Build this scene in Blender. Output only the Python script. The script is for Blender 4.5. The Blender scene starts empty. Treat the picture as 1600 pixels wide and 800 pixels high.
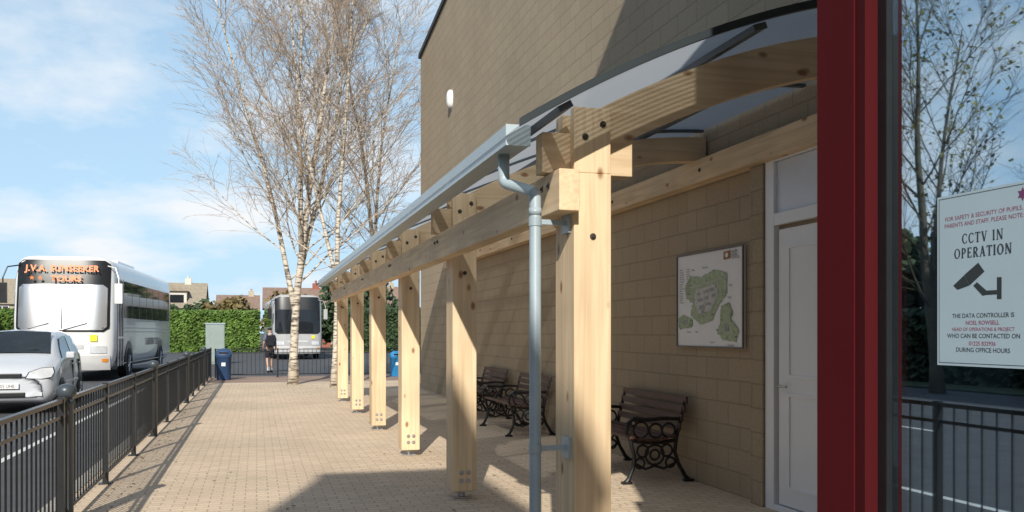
import bpy, math, random
from mathutils import Vector, Matrix, Euler
R = random.Random(7)
scene = bpy.context.scene
COL = scene.collection
scene.view_settings.view_transform = 'Standard'
scene.view_settings.look = 'None'
scene.view_settings.exposure = 0

# ---------------------------------------------------------------- materials
def newmat(name):
    m = bpy.data.materials.new(name); m.use_nodes = True
    nt = m.node_tree
    return m, nt, nt.nodes['Principled BSDF'], nt.nodes['Material Output']

def c4(c, k=1.0): return (min(c[0]*k,1), min(c[1]*k,1), min(c[2]*k,1), 1)

def M(name, col, rough=.6, var=.12, scale=6, bump=0.0, metal=0.0, coat=0.0, stretch=(1,1,1), detail=6, spec=.5):
    m, nt, b, o = newmat(name)
    N = nt.nodes; L = nt.links
    tc = N.new('ShaderNodeTexCoord'); mp = N.new('ShaderNodeMapping')
    mp.inputs['Scale'].default_value = stretch
    L.new(tc.outputs['Object'], mp.inputs[0])
    ns = N.new('ShaderNodeTexNoise'); ns.inputs['Scale'].default_value = scale; ns.inputs['Detail'].default_value = detail
    ns.inputs['Roughness'].default_value = .65
    L.new(mp.outputs[0], ns.inputs['Vector'])
    cr = N.new('ShaderNodeValToRGB')
    cr.color_ramp.elements[0].position = .3; cr.color_ramp.elements[1].position = .7
    cr.color_ramp.elements[0].color = c4(col, 1-var); cr.color_ramp.elements[1].color = c4(col, 1+var)
    L.new(ns.outputs['Fac'], cr.inputs[0]); L.new(cr.outputs[0], b.inputs['Base Color'])
    b.inputs['Roughness'].default_value = rough; b.inputs['Metallic'].default_value = metal
    b.inputs['Coat Weight'].default_value = coat
    b.inputs['Specular IOR Level'].default_value = spec
    if bump:
        bp = N.new('ShaderNodeBump'); bp.inputs['Strength'].default_value = bump; bp.inputs['Distance'].default_value = .02
        L.new(ns.outputs['Fac'], bp.inputs['Height']); L.new(bp.outputs[0], b.inputs['Normal'])
    return m

def brick_mat(name, c1, c2, mortar, w, h, ms, horizontal, bumpd=.006, stain=.25, rough=.9, stain_scale=.6, fine=.82):
    m, nt, b, o = newmat(name); N = nt.nodes; L = nt.links
    tc = N.new('ShaderNodeTexCoord'); sp = N.new('ShaderNodeSeparateXYZ'); cb = N.new('ShaderNodeCombineXYZ')
    L.new(tc.outputs['Object'], sp.inputs[0])
    if horizontal:
        L.new(sp.outputs[0], cb.inputs[0]); L.new(sp.outputs[1], cb.inputs[1])
    else:
        ad = N.new('ShaderNodeMath'); ad.operation = 'ADD'
        L.new(sp.outputs[0], ad.inputs[0]); L.new(sp.outputs[1], ad.inputs[1])
        L.new(ad.outputs[0], cb.inputs[0]); L.new(sp.outputs[2], cb.inputs[1])
    br = N.new('ShaderNodeTexBrick'); L.new(cb.outputs[0], br.inputs['Vector'])
    br.inputs['Scale'].default_value = 1; br.inputs['Brick Width'].default_value = w; br.inputs['Row Height'].default_value = h
    br.inputs['Mortar Size'].default_value = ms; br.inputs['Mortar Smooth'].default_value = .3
    br.inputs['Color1'].default_value = c4(c1); br.inputs['Color2'].default_value = c4(c2); br.inputs['Mortar'].default_value = c4(mortar)
    n1 = N.new('ShaderNodeTexNoise'); n1.inputs['Scale'].default_value = stain_scale; n1.inputs['Detail'].default_value = 7
    n2 = N.new('ShaderNodeTexNoise'); n2.inputs['Scale'].default_value = 45; n2.inputs['Detail'].default_value = 4
    L.new(tc.outputs['Object'], n1.inputs['Vector']); L.new(tc.outputs['Object'], n2.inputs['Vector'])
    r1 = N.new('ShaderNodeMapRange'); r1.inputs[1].default_value = .3; r1.inputs[2].default_value = .7
    r1.inputs[3].default_value = 1-stain; r1.inputs[4].default_value = 1+stain*.4
    L.new(n1.outputs['Fac'], r1.inputs[0])
    r2 = N.new('ShaderNodeMapRange'); r2.inputs[1].default_value = .3; r2.inputs[2].default_value = .7
    r2.inputs[3].default_value = fine; r2.inputs[4].default_value = 1.08
    L.new(n2.outputs['Fac'], r2.inputs[0])
    mu = N.new('ShaderNodeMath'); mu.operation = 'MULTIPLY'; L.new(r1.outputs[0], mu.inputs[0]); L.new(r2.outputs[0], mu.inputs[1])
    vm = N.new('ShaderNodeVectorMath'); vm.operation = 'SCALE'
    L.new(br.outputs['Color'], vm.inputs[0]); L.new(mu.outputs[0], vm.inputs['Scale'])
    L.new(vm.outputs[0], b.inputs['Base Color'])
    b.inputs['Roughness'].default_value = rough
    iv = N.new('ShaderNodeMath'); iv.operation = 'MULTIPLY_ADD'; iv.inputs[1].default_value = -1.0; iv.inputs[2].default_value = 1.0
    L.new(br.outputs['Fac'], iv.inputs[0])
    ad2 = N.new('ShaderNodeMath'); ad2.operation = 'MULTIPLY_ADD'; ad2.inputs[1].default_value = .35
    L.new(n2.outputs['Fac'], ad2.inputs[0]); L.new(iv.outputs[0], ad2.inputs[2])
    bp = N.new('ShaderNodeBump'); bp.inputs['Strength'].default_value = .8; bp.inputs['Distance'].default_value = bumpd
    L.new(ad2.outputs[0], bp.inputs['Height']); L.new(bp.outputs[0], b.inputs['Normal'])
    return m

def wood_mat(name, axis, col=(.78,.60,.385), dark=(.48,.30,.145)):
    m, nt, b, o = newmat(name); N = nt.nodes; L = nt.links
    tc = N.new('ShaderNodeTexCoord'); mp = N.new('ShaderNodeMapping')
    s = [26,26,26]; s[axis] = 1.1
    mp.inputs['Scale'].default_value = s
    L.new(tc.outputs['Object'], mp.inputs[0])
    ns = N.new('ShaderNodeTexNoise'); ns.inputs['Scale'].default_value = 1; ns.inputs['Detail'].default_value = 5
    ns.inputs['Distortion'].default_value = .6
    L.new(mp.outputs[0], ns.inputs['Vector'])
    cr = N.new('ShaderNodeValToRGB')
    cr.color_ramp.elements[0].position = .32; cr.color_ramp.elements[0].color = c4([a*.58+d*.42 for a,d in zip(col,dark)])
    cr.color_ramp.elements[1].position = .66; cr.color_ramp.elements[1].color = c4(col, 1.06)
    L.new(ns.outputs['Fac'], cr.inputs[0])
    mp2 = N.new('ShaderNodeMapping'); s2 = [6.5,6.5,6.5]; s2[axis] = 3.6
    mp2.inputs['Scale'].default_value = s2; L.new(tc.outputs['Object'], mp2.inputs[0])
    vo = N.new('ShaderNodeTexVoronoi'); vo.inputs['Scale'].default_value = 1
    L.new(mp2.outputs[0], vo.inputs['Vector'])
    rg = N.new('ShaderNodeMapRange'); rg.inputs[1].default_value = .08; rg.inputs[2].default_value = .17
    rg.inputs[3].default_value = .9; rg.inputs[4].default_value = 0
    L.new(vo.outputs['Distance'], rg.inputs[0])
    mx = N.new('ShaderNodeMixRGB'); mx.inputs[2].default_value = (.26,.115,.045,1)
    L.new(rg.outputs[0], mx.inputs[0]); L.new(cr.outputs[0], mx.inputs[1])
    n3 = N.new('ShaderNodeTexNoise'); n3.inputs['Scale'].default_value = 1.6; L.new(tc.outputs['Object'], n3.inputs['Vector'])
    r3 = N.new('ShaderNodeMapRange'); r3.inputs[1].default_value=.3; r3.inputs[2].default_value=.7; r3.inputs[3].default_value=.84; r3.inputs[4].default_value=1.08
    L.new(n3.outputs['Fac'], r3.inputs[0])
    vm = N.new('ShaderNodeVectorMath'); vm.operation='SCALE'; L.new(mx.outputs[0], vm.inputs[0]); L.new(r3.outputs[0], vm.inputs['Scale'])
    L.new(vm.outputs[0], b.inputs['Base Color'])
    b.inputs['Roughness'].default_value = .65
    bp = N.new('ShaderNodeBump'); bp.inputs['Strength'].default_value = .25; bp.inputs['Distance'].default_value = .004
    L.new(ns.outputs['Fac'], bp.inputs['Height']); L.new(bp.outputs[0], b.inputs['Normal'])
    return m

def glass_mix(name, tint, fac, gl=(1,1,1), rough=0.0):
    m, nt, b, o = newmat(name); N = nt.nodes; L = nt.links
    N.remove(b)
    t = N.new('ShaderNodeBsdfTransparent'); t.inputs[0].default_value = c4(tint)
    g = N.new('ShaderNodeBsdfGlossy'); g.inputs['Color'].default_value = c4(gl); g.inputs['Roughness'].default_value = rough
    mx = N.new('ShaderNodeMixShader'); mx.inputs[0].default_value = fac
    L.new(t.outputs[0], mx.inputs[1]); L.new(g.outputs[0], mx.inputs[2]); L.new(mx.outputs[0], o.inputs[0])
    return m

wall_m = brick_mat('buff_blockwork', (.44,.35,.24),(.41,.325,.222),(.34,.27,.188), .42,.21,.008, False, .005, .10, .9, .5, .88)
pave_m = brick_mat('block_paving', (.76,.60,.43),(.66,.515,.365),(.45,.35,.25), .2,.1,.006, True, .003, .16, .85, .45)
pave_red = brick_mat('red_paving', (.42,.29,.22),(.37,.255,.195),(.25,.18,.14), .2,.1,.006, True, .004, .3, .85)
asphalt = M('asphalt', (.075,.078,.085), .85, .25, 3, .3)
asphalt2 = M('asphalt_field', (.07,.07,.072), .9, .3, .4)
kerb_m = M('kerb_concrete', (.38,.36,.32), .85, .2, 9, .2)
line_m = M('road_paint', (.7,.7,.68), .6, .15, 20)
woodZ = wood_mat('spruce_post', 2); woodY = wood_mat('spruce_beam', 1); woodX = wood_mat('spruce_rafter', 0, (.72,.55,.35))
grey_metal = M('grey_powder_coat', (.44,.52,.56), .38, .05, 3)
bar_metal = M('grey_bar', (.10,.12,.14), .5, .06, 3)
dark_metal = M('dark_grey_trim', (.022,.032,.038), .5, .1, 5)
pipe_m = M('grey_pipe', (.36,.44,.48), .4, .08, 4)
steel_m = M('galvanised_steel', (.5,.5,.5), .4, .2, 20, 0, .8)
bolt_m = M('bolt_dark', (.09,.08,.07), .4, .2, 10, 0, .6)
black_m = M('black_paint', (.014,.016,.018), .35, .2, 8)
red_m = M('red_frame', (.085,.005,.008), .85, .06, 3, spec=.15)
red_dk = M('dark_red_frame', (.06,.004,.006), .85, .06, 3, spec=.15)
white_pvc = M('white_pvc', (.88,.90,.93), .35, .02, 2)
white_m = M('white_plastic', (.86,.86,.86), .4, .03, 3)
bench_wood = M('bench_slat_wood', (.10,.048,.035), .55, .35, 10, .2, stretch=(4,.5,4))
iron_m = M('cast_iron', (.012,.012,.013), .45, .3, 30, .2)
print_black = M('print_black', (.012,.012,.012), .6, .05)
print_soft = M('print_soft_black', (.035,.045,.05), .6, .05)
print_red = M('print_red', (.36,.07,.13), .6, .05)
paper_m = M('paper', (.47,.605,.68), .6, .03)
white_paper = M('white_paper', (.85,.85,.85), .6, .03)
orange_m = M('orange_lettering', (1,.24,.05), .5, .05)
coach_white = M('coach_paint', (.80,.80,.79), .25, .04, 2, 0, 0, .5)
coach_shaded = M('coach_shaded_paint', (.42,.42,.42), .35, .1, 2, 0, 0, .3)  # far coach is white; shade is put into this grey
coach_grey = M('coach_skirt', (.55,.55,.55), .35, .08, 3)
tyre_m = M('rubber', (.02,.02,.02), .8, .2, 15)
rim_m = M('wheel_rim', (.45,.46,.48), .3, .1, 10, 0, .7)
silver_m = M('silver_paint', (.55,.58,.62), .28, .03, 2, 0, 0, .8)
vglass = M('vehicle_glass', (.015,.018,.022), .04, .1, 2)
car_glass = M('car_glass', (.02,.026,.032), .05, .3, 3)
lamp_glass = M('lamp_glass', (.80,.83,.86), .12, .1, 8, 0, .3)
amber_m = M('amber_lens', (.7,.25,.03), .2, .1)
yellow_m = M('yellow_sign', (.75,.7,.05), .5, .05)
blue_bin = M('blue_bin', (.03,.07,.16), .45, .1, 5)
blue_bin2 = M('light_blue_bin', (.03,.25,.55), .45, .1, 5)
skin_m = M('skin', (.52,.32,.23), .6, .05)
hair_m = M('hair', (.03,.02,.015), .7, .2)
shirt_m = M('grey_blue_shirt', (.15,.17,.22), .8, .05)
collar_m = M('white_collar', (.7,.72,.75), .8, .05)
navy_m = M('navy_cloth', (.012,.013,.02), .8, .1)
sock_m = M('white_sock', (.65,.65,.65), .8, .05)
twig_m = M('twig_bark', (.36,.27,.19), .8, .2, 4)
twig2_m = M('grey_twig_bark', (.09,.08,.055), .85, .25, 4)
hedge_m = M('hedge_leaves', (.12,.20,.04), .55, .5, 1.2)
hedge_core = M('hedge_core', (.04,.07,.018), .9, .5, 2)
autumn_m = M('autumn_leaves', (.17,.13,.05), .6, .5, 1.2)
yellowleaf_m = M('yellow_green_leaves', (.22,.22,.06), .6, .5, 1.2)
ever_m = M('evergreen_leaves', (.045,.075,.03), .6, .5, 1.0)
render_m = M('house_render', (.62,.58,.50), .8, .1, 2)
stone_m = M('house_stone', (.42,.36,.28), .85, .2, 2)
redbrick_m = M('house_red_brick', (.30,.10,.07), .85, .2, 2)
roof_red = M('roof_tile_red', (.25,.17,.13), .8, .2, 3)
roof_tan = M('roof_tile_tan', (.32,.27,.20), .8, .2, 3)
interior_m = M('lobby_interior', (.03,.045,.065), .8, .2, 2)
sky_screen_brick = M('sky_screen_brick', (.14,.10,.075), .9, .2, 3)

def windscreen_mat():
    m, nt, b, o = newmat('windscreen_glare_glass'); N=nt.nodes; L=nt.links
    b.inputs['Base Color'].default_value=(.26,.28,.30,1); b.inputs['Roughness'].default_value=.05  # pale base colour stands in for whitish glare on the glass
    g=N.new('ShaderNodeBsdfGlossy'); g.inputs['Roughness'].default_value=.34; g.inputs['Color'].default_value=(.97,.98,1,1)
    mx=N.new('ShaderNodeMixShader'); mx.inputs[0].default_value=.7
    L.new(b.outputs[0],mx.inputs[1]); L.new(g.outputs[0],mx.inputs[2]); L.new(mx.outputs[0],o.inputs[0]); return m
wscreen_m = windscreen_mat()

def birch_bark():
    m, nt, b, o = newmat('birch_bark'); N=nt.nodes; L=nt.links
    tc=N.new('ShaderNodeTexCoord'); mp=N.new('ShaderNodeMapping'); mp.inputs['Scale'].default_value=(3,3,14)
    L.new(tc.outputs['Object'],mp.inputs[0]); n=N.new('ShaderNodeTexNoise'); n.inputs['Scale'].default_value=1.3; n.inputs['Detail'].default_value=6
    L.new(mp.outputs[0],n.inputs['Vector']); cr=N.new('ShaderNodeValToRGB'); e=cr.color_ramp.elements
    e[0].position=.38; e[0].color=(.11,.09,.07,1); e[1].position=.53; e[1].color=(.62,.55,.45,1)
    L.new(n.outputs['Fac'],cr.inputs[0]); L.new(cr.outputs[0],b.inputs['Base Color']); b.inputs['Roughness'].default_value=.75
    return m
birch_m = birch_bark()

def roof_panel_mat():
    m, nt, b, o = newmat('translucent_roofing'); N=nt.nodes; L=nt.links; N.remove(b)
    tcn=N.new('ShaderNodeTexCoord'); wv=N.new('ShaderNodeTexWave'); wv.wave_type='BANDS'; wv.bands_direction='Y'; wv.inputs['Scale'].default_value=9.0
    L.new(tcn.outputs['Object'],wv.inputs['Vector'])
    rr=N.new('ShaderNodeMapRange'); rr.inputs[3].default_value=.74; rr.inputs[4].default_value=.90; L.new(wv.outputs['Fac'],rr.inputs[0])
    t=N.new('ShaderNodeBsdfTransparent'); t.inputs[0].default_value=(.82,.88,.93,1)
    tr=N.new('ShaderNodeBsdfTranslucent'); tr.inputs[0].default_value=(.46,.50,.55,1)
    df=N.new('ShaderNodeBsdfDiffuse'); df.inputs[0].default_value=(.45,.49,.53,1)
    gl=N.new('ShaderNodeBsdfGlossy'); gl.inputs['Roughness'].default_value=.08
    a=N.new('ShaderNodeMixShader'); a.inputs[0].default_value=.3; L.new(tr.outputs[0],a.inputs[1]); L.new(df.outputs[0],a.inputs[2])
    c=N.new('ShaderNodeMixShader'); L.new(rr.outputs[0],c.inputs[0]); L.new(t.outputs[0],c.inputs[1]); L.new(a.outputs[0],c.inputs[2])
    d=N.new('ShaderNodeMixShader'); d.inputs[0].default_value=.06; L.new(c.outputs[0],d.inputs[1]); L.new(gl.outputs[0],d.inputs[2])
    L.new(d.outputs[0],o.inputs[0]); return m
roofing_m = roof_panel_mat()
lobby_glass = glass_mix('window_glass', (.80,.86,.90), .50, (.80,.92,1), .014)
shelter_glass = M('grey_panel', (.27,.33,.31), .5, .1, 3)

# ---------------------------------------------------------------- helpers
def root_loc(o):
    v = Vector((0,0,0))
    while o is not None:
        v += o.location; o = o.parent
    return v

def obj(name, V, F, mat, parent=None, world=True, smooth=False, bevel=0):
    me = bpy.data.meshes.new(name)
    if parent is not None and world:
        r = root_loc(parent); V = [(v[0]-r.x, v[1]-r.y, v[2]-r.z) for v in V]
    me.from_pydata([tuple(v) for v in V], [], F)
    me.materials.append(mat)
    if smooth:
        me.polygons.foreach_set('use_smooth', [True]*len(me.polygons))
    me.update()
    o = bpy.data.objects.new(name, me); COL.objects.link(o)
    if parent is not None: o.parent = parent
    if bevel:
        bv = o.modifiers.new('b','BEVEL'); bv.width = bevel; bv.segments = 2; bv.limit_method='ANGLE'
    return o

def thing(name, loc, label, category, group=None, rotz=0.0):
    e = bpy.data.objects.new(name, None); e.empty_display_size=.3; COL.objects.link(e)
    e.location = loc; e.rotation_euler = (0,0,rotz)
    e['label'] = label; e['category'] = category
    if group: e['group'] = group
    return e

def bx(V, F, x0,x1,y0,y1,z0,z1):
    b = len(V)
    V += [(x0,y0,z0),(x1,y0,z0),(x1,y1,z0),(x0,y1,z0),(x0,y0,z1),(x1,y0,z1),(x1,y1,z1),(x0,y1,z1)]
    F += [(b,b+3,b+2,b+1),(b+4,b+5,b+6,b+7),(b,b+1,b+5,b+4),(b+1,b+2,b+6,b+5),(b+2,b+3,b+7,b+6),(b+3,b,b+4,b+7)]

def box(name, x0,x1,y0,y1,z0,z1, mat, parent=None, world=True, bevel=0):
    V=[];F=[]; bx(V,F,x0,x1,y0,y1,z0,z1)
    return obj(name,V,F,mat,parent,world,False,bevel)

def tube(V, F, pts, rad, sides=6, cap=True):
    pts=[Vector(p) for p in pts]; n=len(pts); base=len(V)
    ref=None
    for i,p in enumerate(pts):
        d=(pts[min(i+1,n-1)]-pts[max(i-1,0)])
        if d.length<1e-9: d=Vector((0,0,1))
        d.normalize()
        if ref is None:
            ref = Vector((1,0,0)) if abs(d.x)<.8 else Vector((0,1,0))
        u=ref-d*ref.dot(d)
        if u.length<1e-4: u=d.orthogonal()
        u.normalize(); ref=u; w=d.cross(u)
        r = rad[i] if isinstance(rad,(list,tuple)) else rad
        for k in range(sides):
            a=2*math.pi*k/sides
            q=p+u*(r*math.cos(a))+w*(r*math.sin(a)); V.append((q.x,q.y,q.z))
    for i in range(n-1):
        for k in range(sides):
            a=base+i*sides+k; b=base+i*sides+(k+1)%sides
            F.append((a,b,b+sides,a+sides))
    if cap:
        F.append(tuple(base+k for k in range(sides))[::-1]); F.append(tuple(base+(n-1)*sides+k for k in range(sides)))

def bolt(name,p,dirv,r,mat,par):
    V=[];F=[]; p=Vector(p); dv=Vector(dirv)
    tube(V,F,[p-dv*.002,p+dv*.006],r,14); tube(V,F,[p+dv*.006,p+dv*.015],r*.5,6)
    obj(name,V,F,mat,par)

def text(name, s, size, mtx, mat, parent, world=True, align='CENTER', bold=0.0, spacing=1.0, sx=1.0):
    cu=bpy.data.curves.new(name,'FONT'); cu.body=s; cu.size=size; cu.align_x=align; cu.offset=bold; cu.space_character=spacing
    cu.resolution_u=3
    ob=bpy.data.objects.new(name+'_tmp',cu); COL.objects.link(ob); bpy.context.view_layer.update()
    dg=bpy.context.evaluated_depsgraph_get()
    me=bpy.data.meshes.new_from_object(ob.evaluated_get(dg))
    bpy.data.objects.remove(ob); me.name=name
    me.transform(Matrix.Diagonal((sx,1,1,1)))
    me.transform(mtx)
    if world: me.transform(Matrix.Translation(-root_loc(parent)))
    me.materials.clear(); me.materials.append(mat)
    o=bpy.data.objects.new(name,me); COL.objects.link(o); o.parent=parent
    return o

def frame(origin, ux, uy):
    ux=Vector(ux);uy=Vector(uy);n=ux.cross(uy)
    return Matrix((( ux.x,uy.x,n.x,origin[0]),(ux.y,uy.y,n.y,origin[1]),(ux.z,uy.z,n.z,origin[2]),(0,0,0,1)))

def flat(name, polys, mtx, mat, parent, world=True):
    V=[];F=[]
    for p in polys:
        b=len(V)
        for q in p:
            w=mtx@Vector((q[0],q[1],0)); V.append((w.x,w.y,w.z))
        F.append(tuple(range(b,b+len(p))))
    return obj(name,V,F,mat,parent,world)

# ---------------------------------------------------------------- world
k_=.32; SUN_H=(k_/math.hypot(1,k_),1/math.hypot(1,k_)); EL=math.radians(32)
w=bpy.data.worlds.new('World'); scene.world=w; w.use_nodes=True
nt=w.node_tree; N=nt.nodes; L=nt.links; bg=N['Background']
sky=N.new('ShaderNodeTexSky'); sky.sky_type='NISHITA'; sky.sun_disc=False; sky.sun_elevation=EL
sky.sun_rotation=math.atan2(-SUN_H[0],-SUN_H[1]); sky.air_density=1.0; sky.dust_density=.6; sky.ozone_density=1.3
tc=N.new('ShaderNodeTexCoord'); sp=N.new('ShaderNodeSeparateXYZ'); L.new(tc.outputs['Generated'],sp.inputs[0])
az=N.new('ShaderNodeMath'); az.operation='ADD'; az.inputs[1].default_value=.28; L.new(sp.outputs[2],az.inputs[0])
mxx=N.new('ShaderNodeMath'); mxx.operation='MAXIMUM'; mxx.inputs[1].default_value=.05; L.new(az.outputs[0],mxx.inputs[0])
dx=N.new('ShaderNodeMath'); dx.operation='DIVIDE'; L.new(sp.outputs[0],dx.inputs[0]); L.new(mxx.outputs[0],dx.inputs[1])
dy=N.new('ShaderNodeMath'); dy.operation='DIVIDE'; L.new(sp.outputs[1],dy.inputs[0]); L.new(mxx.outputs[0],dy.inputs[1])
cb=N.new('ShaderNodeCombineXYZ'); L.new(dx.outputs[0],cb.inputs[0]); L.new(dy.outputs[0],cb.inputs[1]); cb.inputs[2].default_value=.7
ns=N.new('ShaderNodeTexNoise'); ns.inputs['Scale'].default_value=1.5; ns.inputs['Detail'].default_value=9; ns.inputs['Roughness'].default_value=.58
L.new(cb.outputs[0],ns.inputs['Vector'])
mr=N.new('ShaderNodeMapRange'); mr.inputs[1].default_value=.46; mr.inputs[2].default_value=.64; mr.inputs[3].default_value=0; mr.inputs[4].default_value=.97
L.new(ns.outputs['Fac'],mr.inputs[0])
hz=N.new('ShaderNodeMapRange'); hz.inputs[1].default_value=0; hz.inputs[2].default_value=.42; hz.inputs[3].default_value=.92; hz.inputs[4].default_value=.50
L.new(sp.outputs[2],hz.inputs[0])
# haze and cloud gather in the northern half of the sky, the rest is clearer, deeper blue
nf=N.new('ShaderNodeMapRange'); nf.interpolation_type='SMOOTHSTEP'; nf.inputs[1].default_value=.30; nf.inputs[2].default_value=.78; nf.inputs[3].default_value=.22; nf.inputs[4].default_value=1
L.new(sp.outputs[1],nf.inputs[0])
h2=N.new('ShaderNodeMath'); h2.operation='MULTIPLY'; L.new(hz.outputs[0],h2.inputs[0]); L.new(nf.outputs[0],h2.inputs[1])
c2_=N.new('ShaderNodeMath'); c2_.operation='MULTIPLY'; L.new(mr.outputs[0],c2_.inputs[0]); L.new(nf.outputs[0],c2_.inputs[1])
m1=N.new('ShaderNodeMixRGB'); m1.inputs[2].default_value=(5.2,7.7,10.0,1); L.new(h2.outputs[0],m1.inputs[0]); L.new(sky.outputs[0],m1.inputs[1])
m2=N.new('ShaderNodeMixRGB'); m2.inputs[2].default_value=(8.8,9.1,9.4,1); L.new(c2_.outputs[0],m2.inputs[0]); L.new(m1.outputs[0],m2.inputs[1])
L.new(m2.outputs[0],bg.inputs[0]); bg.inputs[1].default_value=.106

sd=bpy.data.lights.new('sun','SUN'); sd.energy=5.0; sd.angle=math.radians(.6); sd.color=(1,.95,.86)
so=bpy.data.objects.new('sun',sd); COL.objects.link(so)
d=Vector((SUN_H[0]*math.cos(EL),SUN_H[1]*math.cos(EL),-math.sin(EL)))
so.rotation_euler=d.to_track_quat('-Z','Y').to_euler(); so.location=(-10,-30,20)

cam=bpy.data.cameras.new('camera'); co=bpy.data.objects.new('camera',cam); COL.objects.link(co)
co.location=(0,0,1.5); co.rotation_euler=(math.radians(90),0,math.radians(-15.9))
cam.sensor_width=36; cam.lens=31.5; cam.shift_y=.0744; cam.clip_start=.05; cam.clip_end=3000
scene.camera=co

# ---------------------------------------------------------------- ground
RZ=-.10
def sheet(name,x0,x1,y0,y1,z,mat):
    o=obj(name,[(x0,y0,z),(x1,y0,z),(x1,y1,z),(x0,y1,z)],[(0,1,2,3)],mat); o['kind']='structure'; return o
sheet('ground',-900,900,-900,1200,RZ-.012,asphalt2)
sheet('road',-15,14,-30,74,RZ,asphalt)
o=box('pavement',-1.62,4.25,-8,27.8,RZ-.05,0,pave_m); o['kind']='structure'
o=box('pavement_border',-1.62,7.0,27.8,31.6,RZ-.05,0,pave_red); o['kind']='structure'
V=[];F=[]
y=-8
while y<31.6:
    bx(V,F,-1.76,-1.625,y,min(y+.91,31.6),RZ-.05,.004); y+=.915
o=obj('kerb',V,F,kerb_m); o['kind']='structure'
V=[];F=[]
for i in range(14):
    y=-6+i*6; b=len(V); V+=[(-7.25,y,RZ+.004),(-7.13,y,RZ+.004),(-7.13,y+3,RZ+.004),(-7.25,y+3,RZ+.004)]; F.append((b,b+1,b+2,b+3))
for x in (-3.1,-11.6):
    b=len(V); V+=[(x,-6,RZ+.004),(x+.1,-6,RZ+.004),(x+.1,60,RZ+.004),(x,60,RZ+.004)]; F.append((b,b+1,b+2,b+3))
o=obj('road_marking',V,F,line_m); o['kind']='structure'
sheet('grass_verge',-60,-15,-30,74,RZ+.03,M('grass',(.05,.08,.03),.9,.4,3))
V=[];F=[]; rl=random.Random(77)
for i in range(900):
    if rl.random()<.5: x=rl.gauss(1.2,1.6); y=rl.gauss(25.5,3.0)
    else: x=rl.choice([-1.35+abs(rl.gauss(0,.15)),rl.uniform(-1.4,4.1)]); y=rl.uniform(5,27)
    if not(-1.4<x<4.1 and 4<y<31): continue
    s=rl.uniform(.012,.028); a=rl.uniform(0,6.28); b=len(V)
    for k in range(4):
        q=a+k*math.pi/2; rr=s*(1 if k%2 else .6); V.append((x+rr*math.cos(q),y+rr*math.sin(q),.004+rl.uniform(0,.008)))
    F.append((b,b+1,b+2,b+3))
o=obj('fallen_leaves',V,F,M('dead_leaf',(.16,.10,.05),.8,.4,30)); o['kind']='stuff'; o['label']='scattered small brown dead leaves lying on the paving'; o['category']='leaves'

# ---------------------------------------------------------------- hall building
hall=thing('hall_building',(4.25,23.9,0),'tall buff concrete block hall with sloping roofline beside the paving','building')
def ztop(y): return 8.97+.105*(23.9-y)
V=[(4.25,-8,0),(4.25,23.9,0),(20,23.9,0),(20,-8,0),(4.25,-8,ztop(-8)),(4.25,23.9,ztop(23.9)),(20,23.9,ztop(23.9)),(20,-8,ztop(-8))]
obj('wall',V,[(0,4,5,1),(1,5,6,2),(2,6,7,3),(3,7,4,0),(4,7,6,5)],wall_m,hall)
V=[(4.20,-8,ztop(-8)-.07),(4.20,24.0,ztop(24)-.07),(4.20,24.0,ztop(24)+.05),(4.20,-8,ztop(-8)+.05),
   (4.6,-8,ztop(-8)-.07),(4.6,24.0,ztop(24)-.07),(4.6,24.0,ztop(24)+.05),(4.6,-8,ztop(-8)+.05)]
F=[(0,1,2,3),(4,7,6,5),(3,2,6,7),(0,4,5,1),(1,5,6,2),(0,3,7,4)]
obj('roof_trim',V,F,dark_metal,hall)
box('pilaster',4.17,4.248,6.80,7.0,0,3.05,wall_m,hall,bevel=.004)
V=[];F=[]
nseg=14
for dd,sc in ((0,1),(.06,1),(.1,.8),(.12,.4)):
    for k in range(nseg):
        a=2*math.pi*k/nseg; V.append((4.25-dd,19.9+.13*sc*math.cos(a),6.78+.21*sc*math.sin(a)))
for i in range(3):
    for k in range(nseg):
        F.append((i*nseg+k,i*nseg+(k+1)%nseg,(i+1)*nseg+(k+1)%nseg,(i+1)*nseg+k))
F.append(tuple(3*nseg+k for k in range(nseg)))
obj('wall_light',V,F,white_m,hall,smooth=True)
door=box('door',4.215,4.243,5.72,6.62,.06,2.36,white_pvc,hall,bevel=.004)
V=[];F=[]
bx(V,F,4.19,4.248,6.66,6.79,0,3.02); bx(V,F,4.19,4.248,5.55,5.68,0,3.02)
bx(V,F,4.192,4.247,5.68,6.66,2.40,2.50); bx(V,F,4.192,4.247,5.68,6.66,2.94,3.02); bx(V,F,4.192,4.247,5.68,6.66,0,.05)
obj('door_frame',V,F,white_pvc,hall,bevel=.003)
box('window',4.222,4.232,5.685,6.655,2.505,2.935,M('frosted_pane',(.72,.77,.86),.2,.05,1),hall)
V=[];F=[]
for z0,z1 in ((.2,1.0),(1.12,2.22)):
    bx(V,F,4.204,4.2145,5.86,6.48,z0,z0+.03); bx(V,F,4.204,4.2145,5.86,6.48,z1-.03,z1)
    bx(V,F,4.204,4.2145,5.86,5.885,z0+.03,z1-.03); bx(V,F,4.204,4.2145,6.455,6.48,z0+.03,z1-.03)
obj('panel_moulding',V,F,white_pvc,door)
V=[];F=[]; tube(V,F,[(4.2,6.55,1.05),(4.17,6.55,1.05),(4.17,6.44,1.05)],.01,8); obj('handle',V,F,steel_m,door)

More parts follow.
